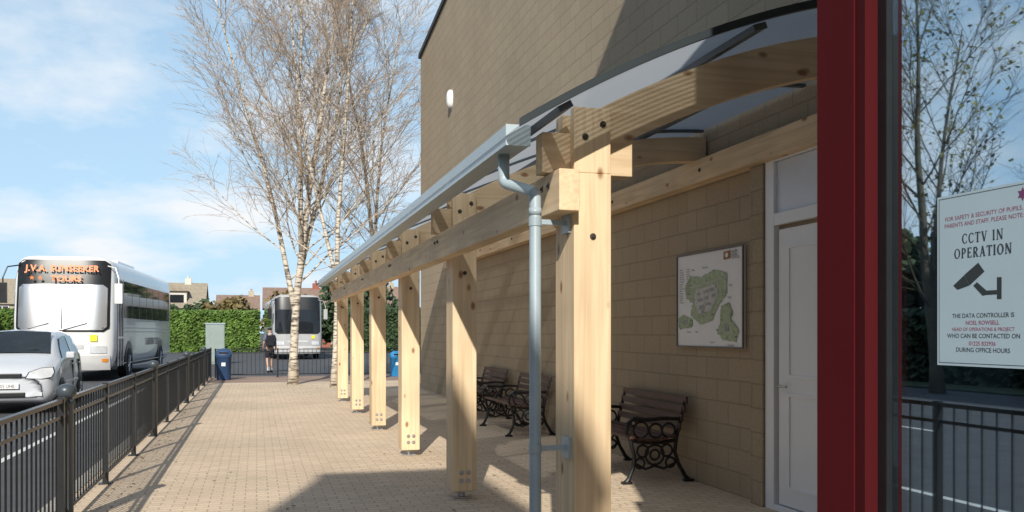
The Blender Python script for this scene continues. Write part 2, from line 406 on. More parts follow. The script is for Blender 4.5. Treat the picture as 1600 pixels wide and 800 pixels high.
# ---------------------------------------------------------------- canopy
can=thing('timber_canopy',(1.68,4.65,0),'long spruce post and beam canopy with curved translucent roof','canopy')
PY=[4.65,7.83,10.75,13.7,16.65,19.6]
PX0,PX1=1.68,1.90
def roofz(x): return 3.485-.102*(4.3-x)**2
def archz(x): return 3.40-.112*(4.3-x)**2+.012*(4.3-x)
Y0,Y1=4.27,20.2
for k,y in enumerate(PY):
    dpth=.32 if k==0 else .28
    V=[];F=[]
    bx(V,F,PX0,PX1,y,y+dpth,.075,2.38)
    bx(V,F,PX0+.002,PX1-.002,y+.002,y+.068,2.3805,2.745)
    bx(V,F,PX0+.002,PX1-.002,y+.202,y+dpth-.002,2.3805,2.745)
    p=obj('post',V,F,woodZ,can,bevel=.006)
    cx_=(PX0+PX1)/2
    V=[];F=[]; bx(V,F,cx_-.075,cx_+.075,y+.06,y+.21,0.001,.014); tube(V,F,[(cx_,y+.135,.014),(cx_,y+.135,.062)],.035,12)
    bx(V,F,cx_-.085,cx_+.085,y+.05,y+.22,.062,.0745)
    obj('post_foot',V,F,steel_m,p)
    for (bxx,bz) in ((1.745,2.58),(1.85,2.655),(1.79,2.03)):
        bolt('bolt',(bxx,y,bz),(0,-1,0),.018,bolt_m,p)
    if k>0:
        for bxx in (1.76,1.825):
            for bz in (.17,.245): bolt('bolt',(bxx,y,bz),(0,-1,0),.022,steel_m,p)
    box('tie_block',1.52,2.06,y+.075,y+.195,2.385,2.61,woodX,can,bevel=.005)
    V=[];F=[];n=32
    for i in range(n+1):
        x=1.66+(4.22-1.66)*i/n; z=archz(x); s=-2*.112*(x-4.3); nx,nz=-s,1; l=math.hypot(nx,nz); nx/=l;nz/=l
        dpt=.235
        for yy in (y+.07,y+.20):
            V.append((x,yy,z)); V.append((x-nx*dpt,yy,z-nz*dpt))
    for i in range(n):
        a=i*4;b=a+4
        F+=[(a,a+2,b+2,b),(a+1,b+1,b+3,a+3),(a,b,b+1,a+1),(a+2,a+3,b+3,b+2)]
    F+=[(0,1,3,2),(n*4,n*4+2,n*4+3,n*4+1)]
    obj('arch_beam',V,F,woodX,can)
eb_=box('eaves_beam',1.56,1.677,4.55,19.95,2.155,2.38,woodY,can,bevel=.005)
for y in PY:
    for dy_,z in ((.08,2.31),(.2,2.31)):
        bolt('bolt',(1.56,y+dy_,z),(-1,0,0),.018,bolt_m,eb_)
wb=box('wall_beam',4.10,4.247,4.4,20.1,2.95,3.17,woodY,can,bevel=.005)
for i in range(7): bolt('bolt',(4.10,5.6+i*2.2,3.06),(-1,0,0),.02,bolt_m,wb)
ys=[Y0]+[y+.135+h for y in PY for h in (0,1.48)][1:11]+[Y1]
ys=sorted(set(round(v,3) for v in ys))
n=40
def curve_strip(name,ya,yb,xa,xb,z_off,thick,mat,par):
    V=[];F=[]
    for i in range(n+1):
        x=xa+(xb-xa)*i/n; z=roofz(x)+z_off
        V+=[(x,ya,z),(x,yb,z),(x,yb,z+thick),(x,ya,z+thick)]
    for i in range(n):
        a=i*4;b=a+4
        F+=[(a,b,b+1,a+1),(a+1,b+1,b+2,a+2),(a+2,b+2,b+3,a+3),(a+3,b+3,b,a)]
    F+=[(0,1,2,3),(n*4,n*4+3,n*4+2,n*4+1)]
    return obj(name,V,F,mat,par,smooth=False)
for a,b in zip(ys[:-1],ys[1:]):
    if b-a<.1: continue
    V=[];F=[]
    for i in range(n+1):
        x=1.30+(4.22-1.30)*i/n; z=roofz(x); V+=[(x,a+.012,z),(x,b-.012,z)]
    for i in range(n): F.append((i*2,i*2+2,i*2+3,i*2+1))
    obj('roof_panel',V,F,roofing_m,can,smooth=True)
for v in ys[1:-1]:
    curve_strip('glazing_bar',v-.025,v+.025,1.33,4.22,-.022,.044,bar_metal,can)
curve_strip('edge_trim',Y0-.02,Y0+.02,1.26,4.22,-.018,.042,dark_metal,can)
curve_strip('edge_trim',Y1-.02,Y1+.02,1.26,4.22,-.018,.042,dark_metal,can)
for x in (1.50,2.62,3.6):
    z=roofz(x)-.022; s=.204*(4.3-x); ang=math.atan(s); ca,sa=math.cos(ang),math.sin(ang)
    V=[]
    for yy in (Y0+.032,Y1-.032):
        for (u,vv) in ((-.04,-.035),(.04,-.035),(.04,0),(-.04,0)):
            V.append((x+u*ca-vv*sa,yy,z+u*sa+vv*ca))
    F=[(0,1,2,3),(4,7,6,5),(0,4,5,1),(1,5,6,2),(2,6,7,3),(3,7,4,0)]
    obj('purlin',V,F,bar_metal,can)
prof=[(1.31,2.635),(1.31,2.525),(1.445,2.525),(1.445,2.60),(1.435,2.60),(1.435,2.536),(1.321,2.536),(1.321,2.635)]
GY0,GY1=4.72,20.3
V=[];F=[]
for yy in (GY0,GY1):
    for x,z in prof: V.append((x,yy,z))
m_=len(prof)
for i in range(m_): F.append((i,(i+1)%m_,m_+(i+1)%m_,m_+i))
g=obj('gutter',V,F,grey_metal,can)
for yy in (GY0-.01,GY1):
    box('end_cap',1.307,1.448,yy,yy+.0098,2.522,2.637,grey_metal,g)
V=[];F=[]
pts=[(1.375,5.0,2.525),(1.375,5.0,2.40),(1.376,4.998,2.38),(1.381,4.988,2.364),(1.39,4.97,2.352),(1.47,4.80,2.292),(1.481,4.778,2.281),(1.487,4.766,2.267),(1.49,4.76,2.245),(1.49,4.76,.08),(1.49,4.74,.04),(1.49,4.69,.01)]
tube(V,F,pts,.033,18)
tube(V,F,[(1.49,4.76,2.15),(1.49,4.76,2.19)],.0355,18)
dp=obj('downpipe',V,F,pipe_m,can,smooth=True)
for z in (2.10,.84):
    V=[];F=[]; bx(V,F,1.52,1.665,4.748,4.772,z,z+.028); bx(V,F,1.665,1.679,4.70,4.82,z-.045,z+.075)
    tube(V,F,[(1.49,4.76,z-.01),(1.49,4.76,z+.038)],.037,18)
    obj('pipe_bracket',V,F,pipe_m,dp)

# ---------------------------------------------------------------- map board
mb=thing('map_board',(4.25,7.87,1.35),'white framed site map board fixed to the block wall','sign')
u0,u1,v0,v1=8.50,7.20,1.352,2.29
box('board',4.218,4.247,u1,u0,v0,v1,white_m,mb,bevel=.003)
V=[];F=[]
bx(V,F,4.205,4.2175,u1,u0,v0,v0+.012); bx(V,F,4.205,4.2175,u1,u0,v1-.012,v1); bx(V,F,4.205,4.2175,u1-.014,u1,v0,v1);bx(V,F,4.205,4.2175,u0,u0+.014,v0,v1)
obj('board_frame',V,F,M('board_frame_grey',(.12,.12,.13),.4),mb)
mapm=frame((4.212,u0,v0),(0,-1,0),(0,0,1))
WD=u0-u1; HT=v1-v0
def mp_(pts): return [((px-1061)/106*WD,(543-py)/152*HT) for px,py in pts]
def rough(poly,amp,sub=3):
    out=[]
    for i in range(len(poly)):
        a=poly[i];b=poly[(i+1)%len(poly)]
        for k in range(sub):
            t=k/sub; out.append((a[0]+(b[0]-a[0])*t+R.uniform(-amp,amp),a[1]+(b[1]-a[1])*t+R.uniform(-amp,amp)))
    return out
g1=M('map_green',(.42,.50,.33),.6,.25,25); g2=M('map_dark_green',(.16,.24,.10),.6,.3,30); g3=M('map_grey',(.36,.37,.38),.6,.2,20); g4=M('map_path',(.58,.57,.54),.6,.2,20)
A=[(1076,443),(1086,428),(1104,431),(1122,422),(1145,430),(1144,460),(1129,482),(1121,500),(1100,507),(1086,492),(1088,472),(1077,462)]
B=[(1136,478),(1147,474),(1153,486),(1150,500),(1161,513),(1158,533),(1138,531),(1128,517),(1134,503)]
C=[(1062,498),(1074,490),(1089,500),(1086,511),(1066,514)]
for P_ in (A,B,C): flat('map_print',[mp_(rough(P_,1.3))],mapm,g1,mb)
m2_=frame((4.210,u0,v0),(0,-1,0),(0,0,1))
trees=[]
for poly in (A,B,C):
    cx0=sum(p[0] for p in poly)/len(poly); cy0=sum(p[1] for p in poly)/len(poly)
    for i in range(len(poly)):
        a=poly[i];b=poly[(i+1)%len(poly)]
        for k in range(6):
            t=R.random(); q_=R.random()**2*.4; cx=(a[0]+(b[0]-a[0])*t)*(1-q_)+cx0*q_; cy=(a[1]+(b[1]-a[1])*t)*(1-q_)+cy0*q_; r=R.uniform(.5,1.1)
            trees.append(mp_([(cx+r*math.cos(q),cy+r*math.sin(q)) for q in [2*math.pi*z/7 for z in range(7)][::-1]]))
tp=flat('map_tree_dots',trees,m2_,g2,mb); tp['kind']='stuff'
pl=[mp_([(1094,452),(1126,444),(1132,462),(1118,486),(1098,490),(1092,470)])]
for (xa,ya,xb,yb) in ((1084,446,1138,436),(1094,494,1130,452),(1132,440,1118,492),(1080,458,1110,468),(1140,480,1154,528)):
    pl.append(mp_([(xa,ya),(xb,yb),(xb+.6,yb+1.6),(xa+.6,ya+1.6)]))
for i,p_ in enumerate(pl): flat('map_print',[p_],frame((4.2088-.0001*i,u0,v0),(0,-1,0),(0,0,1)),g4,mb)
bl=[]
for (x,y_) in ((1097,456),(1108,453),(1118,450),(1098,466),(1110,463),(1121,460),(1101,476),(1112,473),(1104,484)):
    w_=R.uniform(5,8.5); h_=R.uniform(4,7); bl.append(mp_([(x,y_),(x+w_,y_-1),(x+w_+.5,y_+h_-1),(x+.5,y_+h_)]))
bl+= [mp_([(1140,508),(1146,507),(1147,517),(1141,518)]),mp_([(1070,500),(1079,499),(1080,503),(1071,505)])]
flat('map_print',bl,frame((4.207,u0,v0),(0,-1,0),(0,0,1)),g3,mb)
flat('logo_print',[mp_([(1139,397),(1149,396),(1149,408),(1139,409)])],mapm,M('logo_brown',(.38,.14,.05),.6),mb)
flat('logo_print',[mp_([(1144+2.4*math.cos(q),402.5+3.8*math.sin(q)) for q in [2*math.pi*z/12 for z in range(12)]])],m2_,white_paper,mb)
for i,s in enumerate(('RALPH','ALLEN','SCHOOL')):
    text('lettering',s,.036,frame((4.212,u0-(1151-1061)/106*WD,v0+HT*(.94-.03*i)),(0,-1,0),(0,0,1)),print_black,mb,align='LEFT')
for cx_,nn in ((.05,15),(.2,12)):
    for i in range(nn):
        text('lettering',R.choice(['1 Main Hall','2 Library','3 Sports Hall','4 Science','5 Art Block','6 Reception','7 Music']),.022,frame((4.212,u0-cx_,v1-.16-.024*i),(0,-1,0),(0,0,1)),print_black,mb,align='LEFT')
for (px_,py_) in ((1110,418),(1090,420),(1150,450),(1148,468),(1082,520),(1122,536),(1096,520),(1150,540)):
    text('lettering',R.choice(['Field','Courts','Car park','Entrance']),.03,frame((4.209,u0-(px_-1061)/106*WD,v0+(543-py_)/152*HT),(0,-1,0),(0,0,1)),print_black,mb)

# ---------------------------------------------------------------- benches
def make_bench(y):
    b=thing('park_bench',(3.53,y,0),'dark timber slatted bench with black cast iron ends by the wall','bench','benches along the wall')
    for e,yy in enumerate((0.04,1.56)):
        V=[];F=[]
        def t(pts,r): 
            tube(V,F,[(p[0],yy,p[1]) for p in pts],r,8)
        t([(-.03,.015),(.0,.05),(.05,.16),(.06,.28),(.03,.38),(.02,.43)],[.028,.022,.02,.02,.022,.022])
        t([(.65,.015),(.61,.06),(.54,.18),(.5,.3),(.51,.42),(.555,.6),(.60,.78),(.63,.84)],[.028,.022,.02,.02,.022,.02,.018,.014])
        t([(.02,.43),(.2,.405),(.36,.40),(.51,.42)],.02)
        t([(.02,.43),(-.02,.5),(-.01,.60),(.05,.645),(.2,.63),(.38,.64),(.56,.63)],[.018,.018,.02,.024,.02,.02,.018])
        def ring(cx,cz,r,rr=.012,a0=0,a1=2*math.pi,nn=14):
            t([(cx+r*math.cos(a0+(a1-a0)*i/nn),cz+r*math.sin(a0+(a1-a0)*i/nn)) for i in range(nn+1)],rr)
        ring(.28,.28,.1); ring(.28,.28,.05); ring(.15,.32,.06); ring(.41,.32,.06)
        ring(.13,.53,.08); ring(.29,.52,.07); ring(.43,.52,.07); ring(.05,.6,.03,.014)
        ring(.12,.2,.05); ring(.45,.2,.05)
        t([(.07,.2),(.18,.14),(.28,.17),(.38,.14),(.52,.2)],.013)
        bx(V,F,-.07,.03,yy-.03,yy+.03,0,.025); bx(V,F,.60,.70,yy-.03,yy+.03,0,.025)
        obj('leg',V,F,iron_m,b,world=False,smooth=False)
    V=[];F=[]
    for i in range(6):
        x=.0+i*.085; z=.445-.03*math.sin(i/5*math.pi)
        bx(V,F,x,x+.065,0,1.6,z,z+.028)
    obj('seat',V,F,bench_wood,b,world=False,bevel=.004)
    V=[];F=[]
    for i in range(4):
        z=.52+i*.088; x=.50+.28*(z-.42)
        bx(V,F,x,x+.025,0,1.6,z,z+.068)
    obj('backrest',V,F,bench_wood,b,world=False,bevel=.004)
    return b
b1=make_bench(8.15)
def copy_thing(src,loc,rot=None):
    n=src.copy(); COL.objects.link(n); n.location=loc
    if rot is not None: n.rotation_euler=rot
    def rec(s,dst):
        for c in [o for o in bpy.data.objects if o.parent is s]:
            cc=c.copy(); COL.objects.link(cc); cc.parent=dst; rec(c,cc)
    rec(src,n); return n
copy_thing(b1,(3.5,12.35,0)); copy_thing(b1,(3.55,14.9,0))

# ---------------------------------------------------------------- fences
def fence_thing(name,label,p0,p1,bay=2.08,h=.99,sp=.125):
    p0=Vector(p0);p1=Vector(p1); L_=(p1-p0).length; dr=(p1-p0)/L_; ang=math.atan2(dr.y,dr.x)
    f=thing(name,p0,label,'fence',rotz=ang)
    nb=max(1,round(L_/bay)); bl_=L_/nb
    for i in range(nb):
        V=[];F=[]; x0=i*bl_+.03;x1=(i+1)*bl_-.03
        bx(V,F,x0,x1,-.02,.02,h-.03,h); bx(V,F,x0,x1,-.012,.012,.09,.12); bx(V,F,x0,x1,-.012,.012,h-.15,h-.125)
        c=int((x1-x0)/sp)
        for k in range(1,c):
            xx=x0+(x1-x0)*k/c; tube(V,F,[(xx,0,.105),(xx,0,h-.015)],.0075,6,False)
        obj('railing_panel',V,F,black_m,f,world=False)
    for i in range(nb+1):
        V=[];F=[]; xx=i*bl_; bx(V,F,xx-.025,xx+.025,-.025,.025,0,h+.012); bx(V,F,xx-.06,xx+.06,-.06,.06,0.001,.012)
        obj('post',V,F,black_m,f,world=False)
    return f
fence_thing('metal_fence','black vertical bar metal railing along the kerb',(-1.44,-3.0,0),(-1.44,30.7,0))
fence_thing('metal_fence','low black metal railing across the end of the yard',(-1.3,30.9,0),(6.6,30.9,0),bay=1.9,h=.95,sp=.13)
bol=None
for y in (1.6,7.75,13.95,20.3,26.6):
    if bol is None:
        bol=thing('bollard',(-1.44,y,0),'dark grey round topped bollard standing in the railing line','bollard','round topped bollards in the railing')
        V=[];F=[]
        prof=[(.05,0),(.05,.93),(.058,.935),(.058,.965),(.04,.975),(.045,.985),(.066,1.0),(.075,1.03),(.074,1.05),(.06,1.077),(.032,1.09),(.002,1.095)]
        ss=20
        for r,z in prof:
            for k in range(ss):
                a=2*math.pi*k/ss; V.append((r*math.cos(a),r*math.sin(a),z))
        for i in range(len(prof)-1):
            for k in range(ss): F.append((i*ss+k,i*ss+(k+1)%ss,(i+1)*ss+(k+1)%ss,(i+1)*ss+k))
        obj('shaft',V,F,M('bollard_paint',(.06,.075,.09),.35),bol,world=False,smooth=True)
    else: copy_thing(bol,(-1.44,y,0))

# ---------------------------------------------------------------- bins
def make_bin(loc,mat,label,s=1):
    b=thing('litter_bin',loc,label,'bin'); ss=16
    def lathe(prof):
        V=[];F=[]
        for r,z in prof:
            for k in range(ss):
                a=2*math.pi*k/ss; q=1/max(abs(math.cos(a)),abs(math.sin(a)))**.6
                V.append((r*s*q*math.cos(a),r*s*q*math.sin(a),z*s))
        for i in range(len(prof)-1):
            for k in range(ss): F.append((i*ss+k,i*ss+(k+1)%ss,(i+1)*ss+(k+1)%ss,(i+1)*ss+k))
        return V,F
    V,F=lathe([(.2,0),(.22,.03),(.235,.72),(.25,.73),(.25,.78)]); obj('body',V,F,mat,b,world=False,smooth=True)
    V,F=lathe([(.26,.785),(.26,.83),(.23,.93),(.12,1.0),(.01,1.01)]); obj('lid',V,F,mat,b,world=False,smooth=True)
    box('opening',-.14*s,.14*s,-.262*s,-.25*s,.84*s,.9*s,black_m,b,False)
    box('sticker',-.06*s,.06*s,-.262*s,-.245*s,.45*s,.56*s,white_m,b,False)
make_bin((-1.0,29.6,0),blue_bin,'dark blue plastic litter bin beside the railing end',.98)
make_bin((4.55,30.3,0),blue_bin2,'light blue litter bin by the far railing',.86)

# ---------------------------------------------------------------- lobby
lob=thing('glazed_lobby',(1.66,2.3,0),'glazed entrance lobby with dark red frames and tinted window','building')
LY=-5.0
box('corner_post',1.60,1.76,2.14,2.31,0,3.3,red_m,lob)
box('frame_stile',1.604,1.74,2.098,2.1395,0,3.3,red_dk,lob)
box('window_gasket',1.645,1.73,2.062,2.0975,.12,3.18,black_m,lob)
V=[];F=[]
bx(V,F,1.62,1.74,LY,2.0975,3.181,3.3); bx(V,F,1.62,1.74,LY,2.0975,0,.119)
for y in (.55,-1.1,-2.8,LY-.05): bx(V,F,1.63,1.735,y,y+.06,.12,3.18)
obj('frame_rail',V,F,red_dk,lob)
for a,b in ((.611,2.061),(-1.039,.549),(-2.739,-1.101)):
    box('window',1.664,1.672,a,b,.121,3.179,lobby_glass,lob)
V=[];F=[]
bx(V,F,1.78,4.248,2.16,2.30,0,5.5); bx(V,F,1.63,4.248,LY-.2,LY-.06,0,5.5); bx(V,F,1.63,4.248,LY,2.15,3.302,5.5)
obj('wall',V,F,wall_m,lob)
def lz(y): return 10.02-.113*y
V=[(1.5,LY-.2,5.501),(4.24,LY-.2,5.501),(4.24,3.7,5.501),(1.5,3.7,5.501),(1.5,LY-.2,lz(LY-.2)),(4.24,LY-.2,lz(LY-.2)),(4.24,3.7,lz(3.7)),(1.5,3.7,lz(3.7))]
obj('upper_shadow_block',V,[(0,3,2,1),(4,5,6,7),(0,1,5,4),(1,2,6,5),(2,3,7,6),(3,0,4,7)],wall_m,lob)  # unseen block added above the lobby, shaped to cast the hall wall shadow
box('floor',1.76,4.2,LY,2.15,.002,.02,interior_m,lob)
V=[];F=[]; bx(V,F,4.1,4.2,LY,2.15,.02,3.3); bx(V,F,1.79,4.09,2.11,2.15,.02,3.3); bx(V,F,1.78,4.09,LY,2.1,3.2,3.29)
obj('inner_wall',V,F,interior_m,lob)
sg=thing('notice_poster',(1.663,1.76,1.41),'pale printed CCTV notice stuck to the lobby window','sign')
su0=1.892; sv0=1.417; SW=.292; SH=.424
box('paper',1.6618,1.6632,su0-SW,su0,sv0,sv0+SH,paper_m,sg)
def sfr(u,v,off=.0003): return frame((1.6618-off,su0-u,sv0+v),(0,-1,0),(0,0,1))
def sp_(pts): return [((px-1465)/150*SW,(572-py)/265*SH) for px,py in pts]
c=SW*.5
def serif(s,size,v,mat=print_soft,sx=1.0,bold=.0008): return text('lettering',s,size,sfr(c,v),mat,sg,bold=bold,sx=sx)
serif('FOR SAFETY & SECURITY OF PUPILS,',.0148,.360,print_red,bold=0); serif('PARENTS AND STAFF, PLEASE NOTE:',.0148,.343,print_red,bold=0)
def serif_caps(s,height,v,mat):
    TH,TN=.17,.08
    def arc(cx,cy,rx,ry,a0,a1,nn=14):
        polys=[]
        for i in range(nn):
            p=[]
            for a_ in (a0+(a1-a0)*i/nn, a0+(a1-a0)*(i+1)/nn):
                a=math.radians(a_)
                p.append(((cx+rx*math.cos(a),cy+ry*math.sin(a)),(cx+(rx-TH)*math.cos(a),cy+(ry-TN)*math.sin(a))))
            polys.append([p[0][0],p[1][0],p[1][1],p[0][1]])
        return polys
    def rect(x0,y0,x1,y1): return [(x0,y0),(x1,y0),(x1,y1),(x0,y1)]
    def ser(cx,y,w=.15): return rect(cx-w,y,cx+w,y+.06)
    def dia(x0,y0,x1,y1,wd): return [(x0-wd/2,y0),(x0+wd/2,y0),(x1+wd/2,y1),(x1-wd/2,y1)]
    G={
     'C':(.74,arc(.40,.5,.38,.51,50,310)+[rect(.60,.70,.66,.92),rect(.60,.08,.66,.28)]),
     'O':(.82,arc(.41,.5,.39,.51,0,360,24)),
     'T':(.70,[rect(.27,0,.27+TH,1),rect(.02,.92,.69,1),rect(.02,.78,.08,.92),rect(.63,.78,.69,.92),ser(.355,0)]),
     'V':(.76,[dia(.14,1,.40,0,TH),dia(.63,1,.40,0,TN),ser(.14,.94,.15),ser(.63,.94,.12)]),
     'I':(.38,[rect(.10,0,.10+TH,1),ser(.185,0),ser(.185,.94)]),
     'N':(.84,[rect(.12,0,.12+TN,1),rect(.66,0,.66+TN,1),dia(.68,0,.17,1,TH),ser(.155,0,.13),ser(.695,.94,.13)]),
     'P':(.66,[rect(.10,0,.10+TH,1),rect(.10,.92,.38,1),rect(.10,.43,.38,.51)]+arc(.36,.715,.28,.285,-90,90)+[ser(.185,0)]),
     'E':(.66,[rect(.10,0,.10+TH,1),rect(.10,.92,.60,1),rect(.10,0,.62,.08),rect(.2,.47,.46,.55),rect(.54,.80,.60,.92),rect(.56,.08,.62,.22),rect(.43,.40,.48,.61)]),
     'R':(.76,[rect(.10,0,.10+TH,1),rect(.10,.92,.38,1),rect(.10,.46,.38,.54)]+arc(.36,.73,.27,.27,-90,90)+[dia(.62,0,.36,.5,TH),ser(.185,0),ser(.66,0,.1)]),
     'A':(.78,[dia(.62,0,.38,1,TH),dia(.14,0,.38,1,TN),rect(.22,.30,.56,.37),ser(.14,0,.12),ser(.63,0,.14)]),
     ' ':(.40,[])}
    gap=.10
    tot=sum(G[ch][0]+gap for ch in s)-gap; x=-tot/2
    polys=[]
    for ch in s:
        wv,ps=G[ch]
        for p in ps: polys.append([((x+q[0])*height,q[1]*height) for q in p])
        x+=wv+gap
    V=[];F=[]; mt=sfr(c,v)
    for i,p in enumerate(polys):
        b=len(V)
        for q in p:
            w_=mt@Vector((q[0],q[1],.000004*i)); V.append((w_.x,w_.y,w_.z))
        F.append(tuple(range(b,b+len(p))))
    obj('lettering',V,F,mat,sg)
serif_caps('CCTV IN',.0245,.299,print_soft); serif_caps('OPERATION',.0245,.264,print_soft)
cam_p=[sp_([(1511,433),(1534,416),(1544,430),(1520,449.5)]),sp_([(1493,448),(1510.8,433.5),(1519.5,449.5),(1500,455)]),
 sp_([(1526,450),(1532,445),(1547,458.5),(1547,465),(1541,466)]),sp_([(1547.2,458.5),(1562.8,458.5),(1562.8,465),(1547.2,465)]),sp_([(1563,440),(1570,440),(1570,472),(1563,472)])]
for p_ in cam_p: flat('camera_symbol',[p_[::-1]],sfr(0,0),print_soft,sg)
serif('THE DATA CONTROLLER IS',.0152,.118,bold=.0001); serif('NOEL ROWSELL',.0142,.101,print_red,bold=.0001); serif('HEAD OF OPERATIONS & PROJECT',.0122,.086,print_red,bold=0)
serif('WHO CAN BE CONTACTED ON',.0152,.069,bold=.0001); serif('01225 832936',.0142,.051,print_red,bold=.0001); serif('DURING OFFICE HOURS',.0152,.035,bold=.0001)
st=[(.264+.016*(1 if i%2 else .55)*math.cos(math.pi*i/6),.395+.016*(1 if i%2 else .55)*math.sin(math.pi*i/6)) for i in range(12)]
flat('crest',[st],sfr(0,0),M('crest_purple',(.2,.05,.15),.6),sg)
flat('border_line',[[(.006,.006),(.286,.006),(.286,.0075),(.006,.0075)],[(.006,.4165),(.286,.4165),(.286,.418),(.006,.418)],[(.006,.0075),(.0075,.0075),(.0075,.4165),(.006,.4165)]],sfr(0,0),print_soft,sg)

# unseen blocks added around the viewpoint to hold back sun and sky
an=thing('shadow_block',(-3.2,-7,RZ),'narrow flat roofed buff block added to cast the foreground shadow','building')  # out of view, placed to throw the straight-edged shadow on the paving
box('wall',-4.0,-2.5,-9,-5,RZ,9.5,wall_m,an)
box('roof_trim',-4.05,-2.45,-9.05,-4.95,9.501,9.6,dark_metal,an)
box('window',-3.7,-2.9,-4.998,-4.97,3,4.4,vglass,an)
box('door',-3.8,-2.8,-4.998,-4.96,RZ+.02,2.0,white_pvc,an)
sc=thing('sky_screen_block',(-18,-10,RZ),'long dark windowed block added to cut western sky light','building')  # out of view, added to darken the wall under the canopy
box('wall',-30,-18,-34,13,RZ,11.5,sky_screen_brick,sc)
box('roof_trim',-30.1,-17.9,-34.1,13.1,11.501,11.8,dark_metal,sc)
for fl in range(3):
    for i in range(9):
        box('window',-17.998,-17.97,-31+i*4.9,-28.2+i*4.9,1.0+fl*3.6,2.9+fl*3.6,vglass,sc)

# ---------------------------------------------------------------- wheels
def wheel(par,x,y,z,r,wd,side):
    V=[];F=[]; ss=28
    prof=[(r*.62,-wd/2),(r*.93,-wd/2),(r,-wd/2+.03),(r,wd/2-.03),(r*.93,wd/2),(r*.62,wd/2)]
    for rr,xx in prof:
        for k in range(ss):
            a=2*math.pi*k/ss; V.append((x+xx,y+rr*math.cos(a),z+rr*math.sin(a)))
    for i in range(len(prof)-1):
        for k in range(ss): F.append((i*ss+k,i*ss+(k+1)%ss,(i+1)*ss+(k+1)%ss,(i+1)*ss+k))
    hv=[];hf=[]; tube(hv,hf,[(x-side*wd*.35,y,z),(x-side*wd*.1,y,z)],r*.3,12)
    wv=obj('wheel',hv,hf,tyre_m,par,world=False)
    obj('tyre',V,F,tyre_m,wv,world=False,smooth=True)
    V=[];F=[]; xo=x+side*(wd/2-.02)
    tube(V,F,[(x-side*wd*.05,y,z),(xo-side*.03,y,z)],r*.62,24)
    for k in range(7):
        a=2*math.pi*k/7
        tube(V,F,[(xo,y+.06*math.cos(a),z+.06*math.sin(a)),(xo-side*.005,y+r*.58*math.cos(a),z+r*.58*math.sin(a))],.028,6)
    tube(V,F,[(xo-side*.03,y,z),(xo+side*.02,y,z)],.075,14)
    obj('rim',V,F,rim_m,wv,world=False)

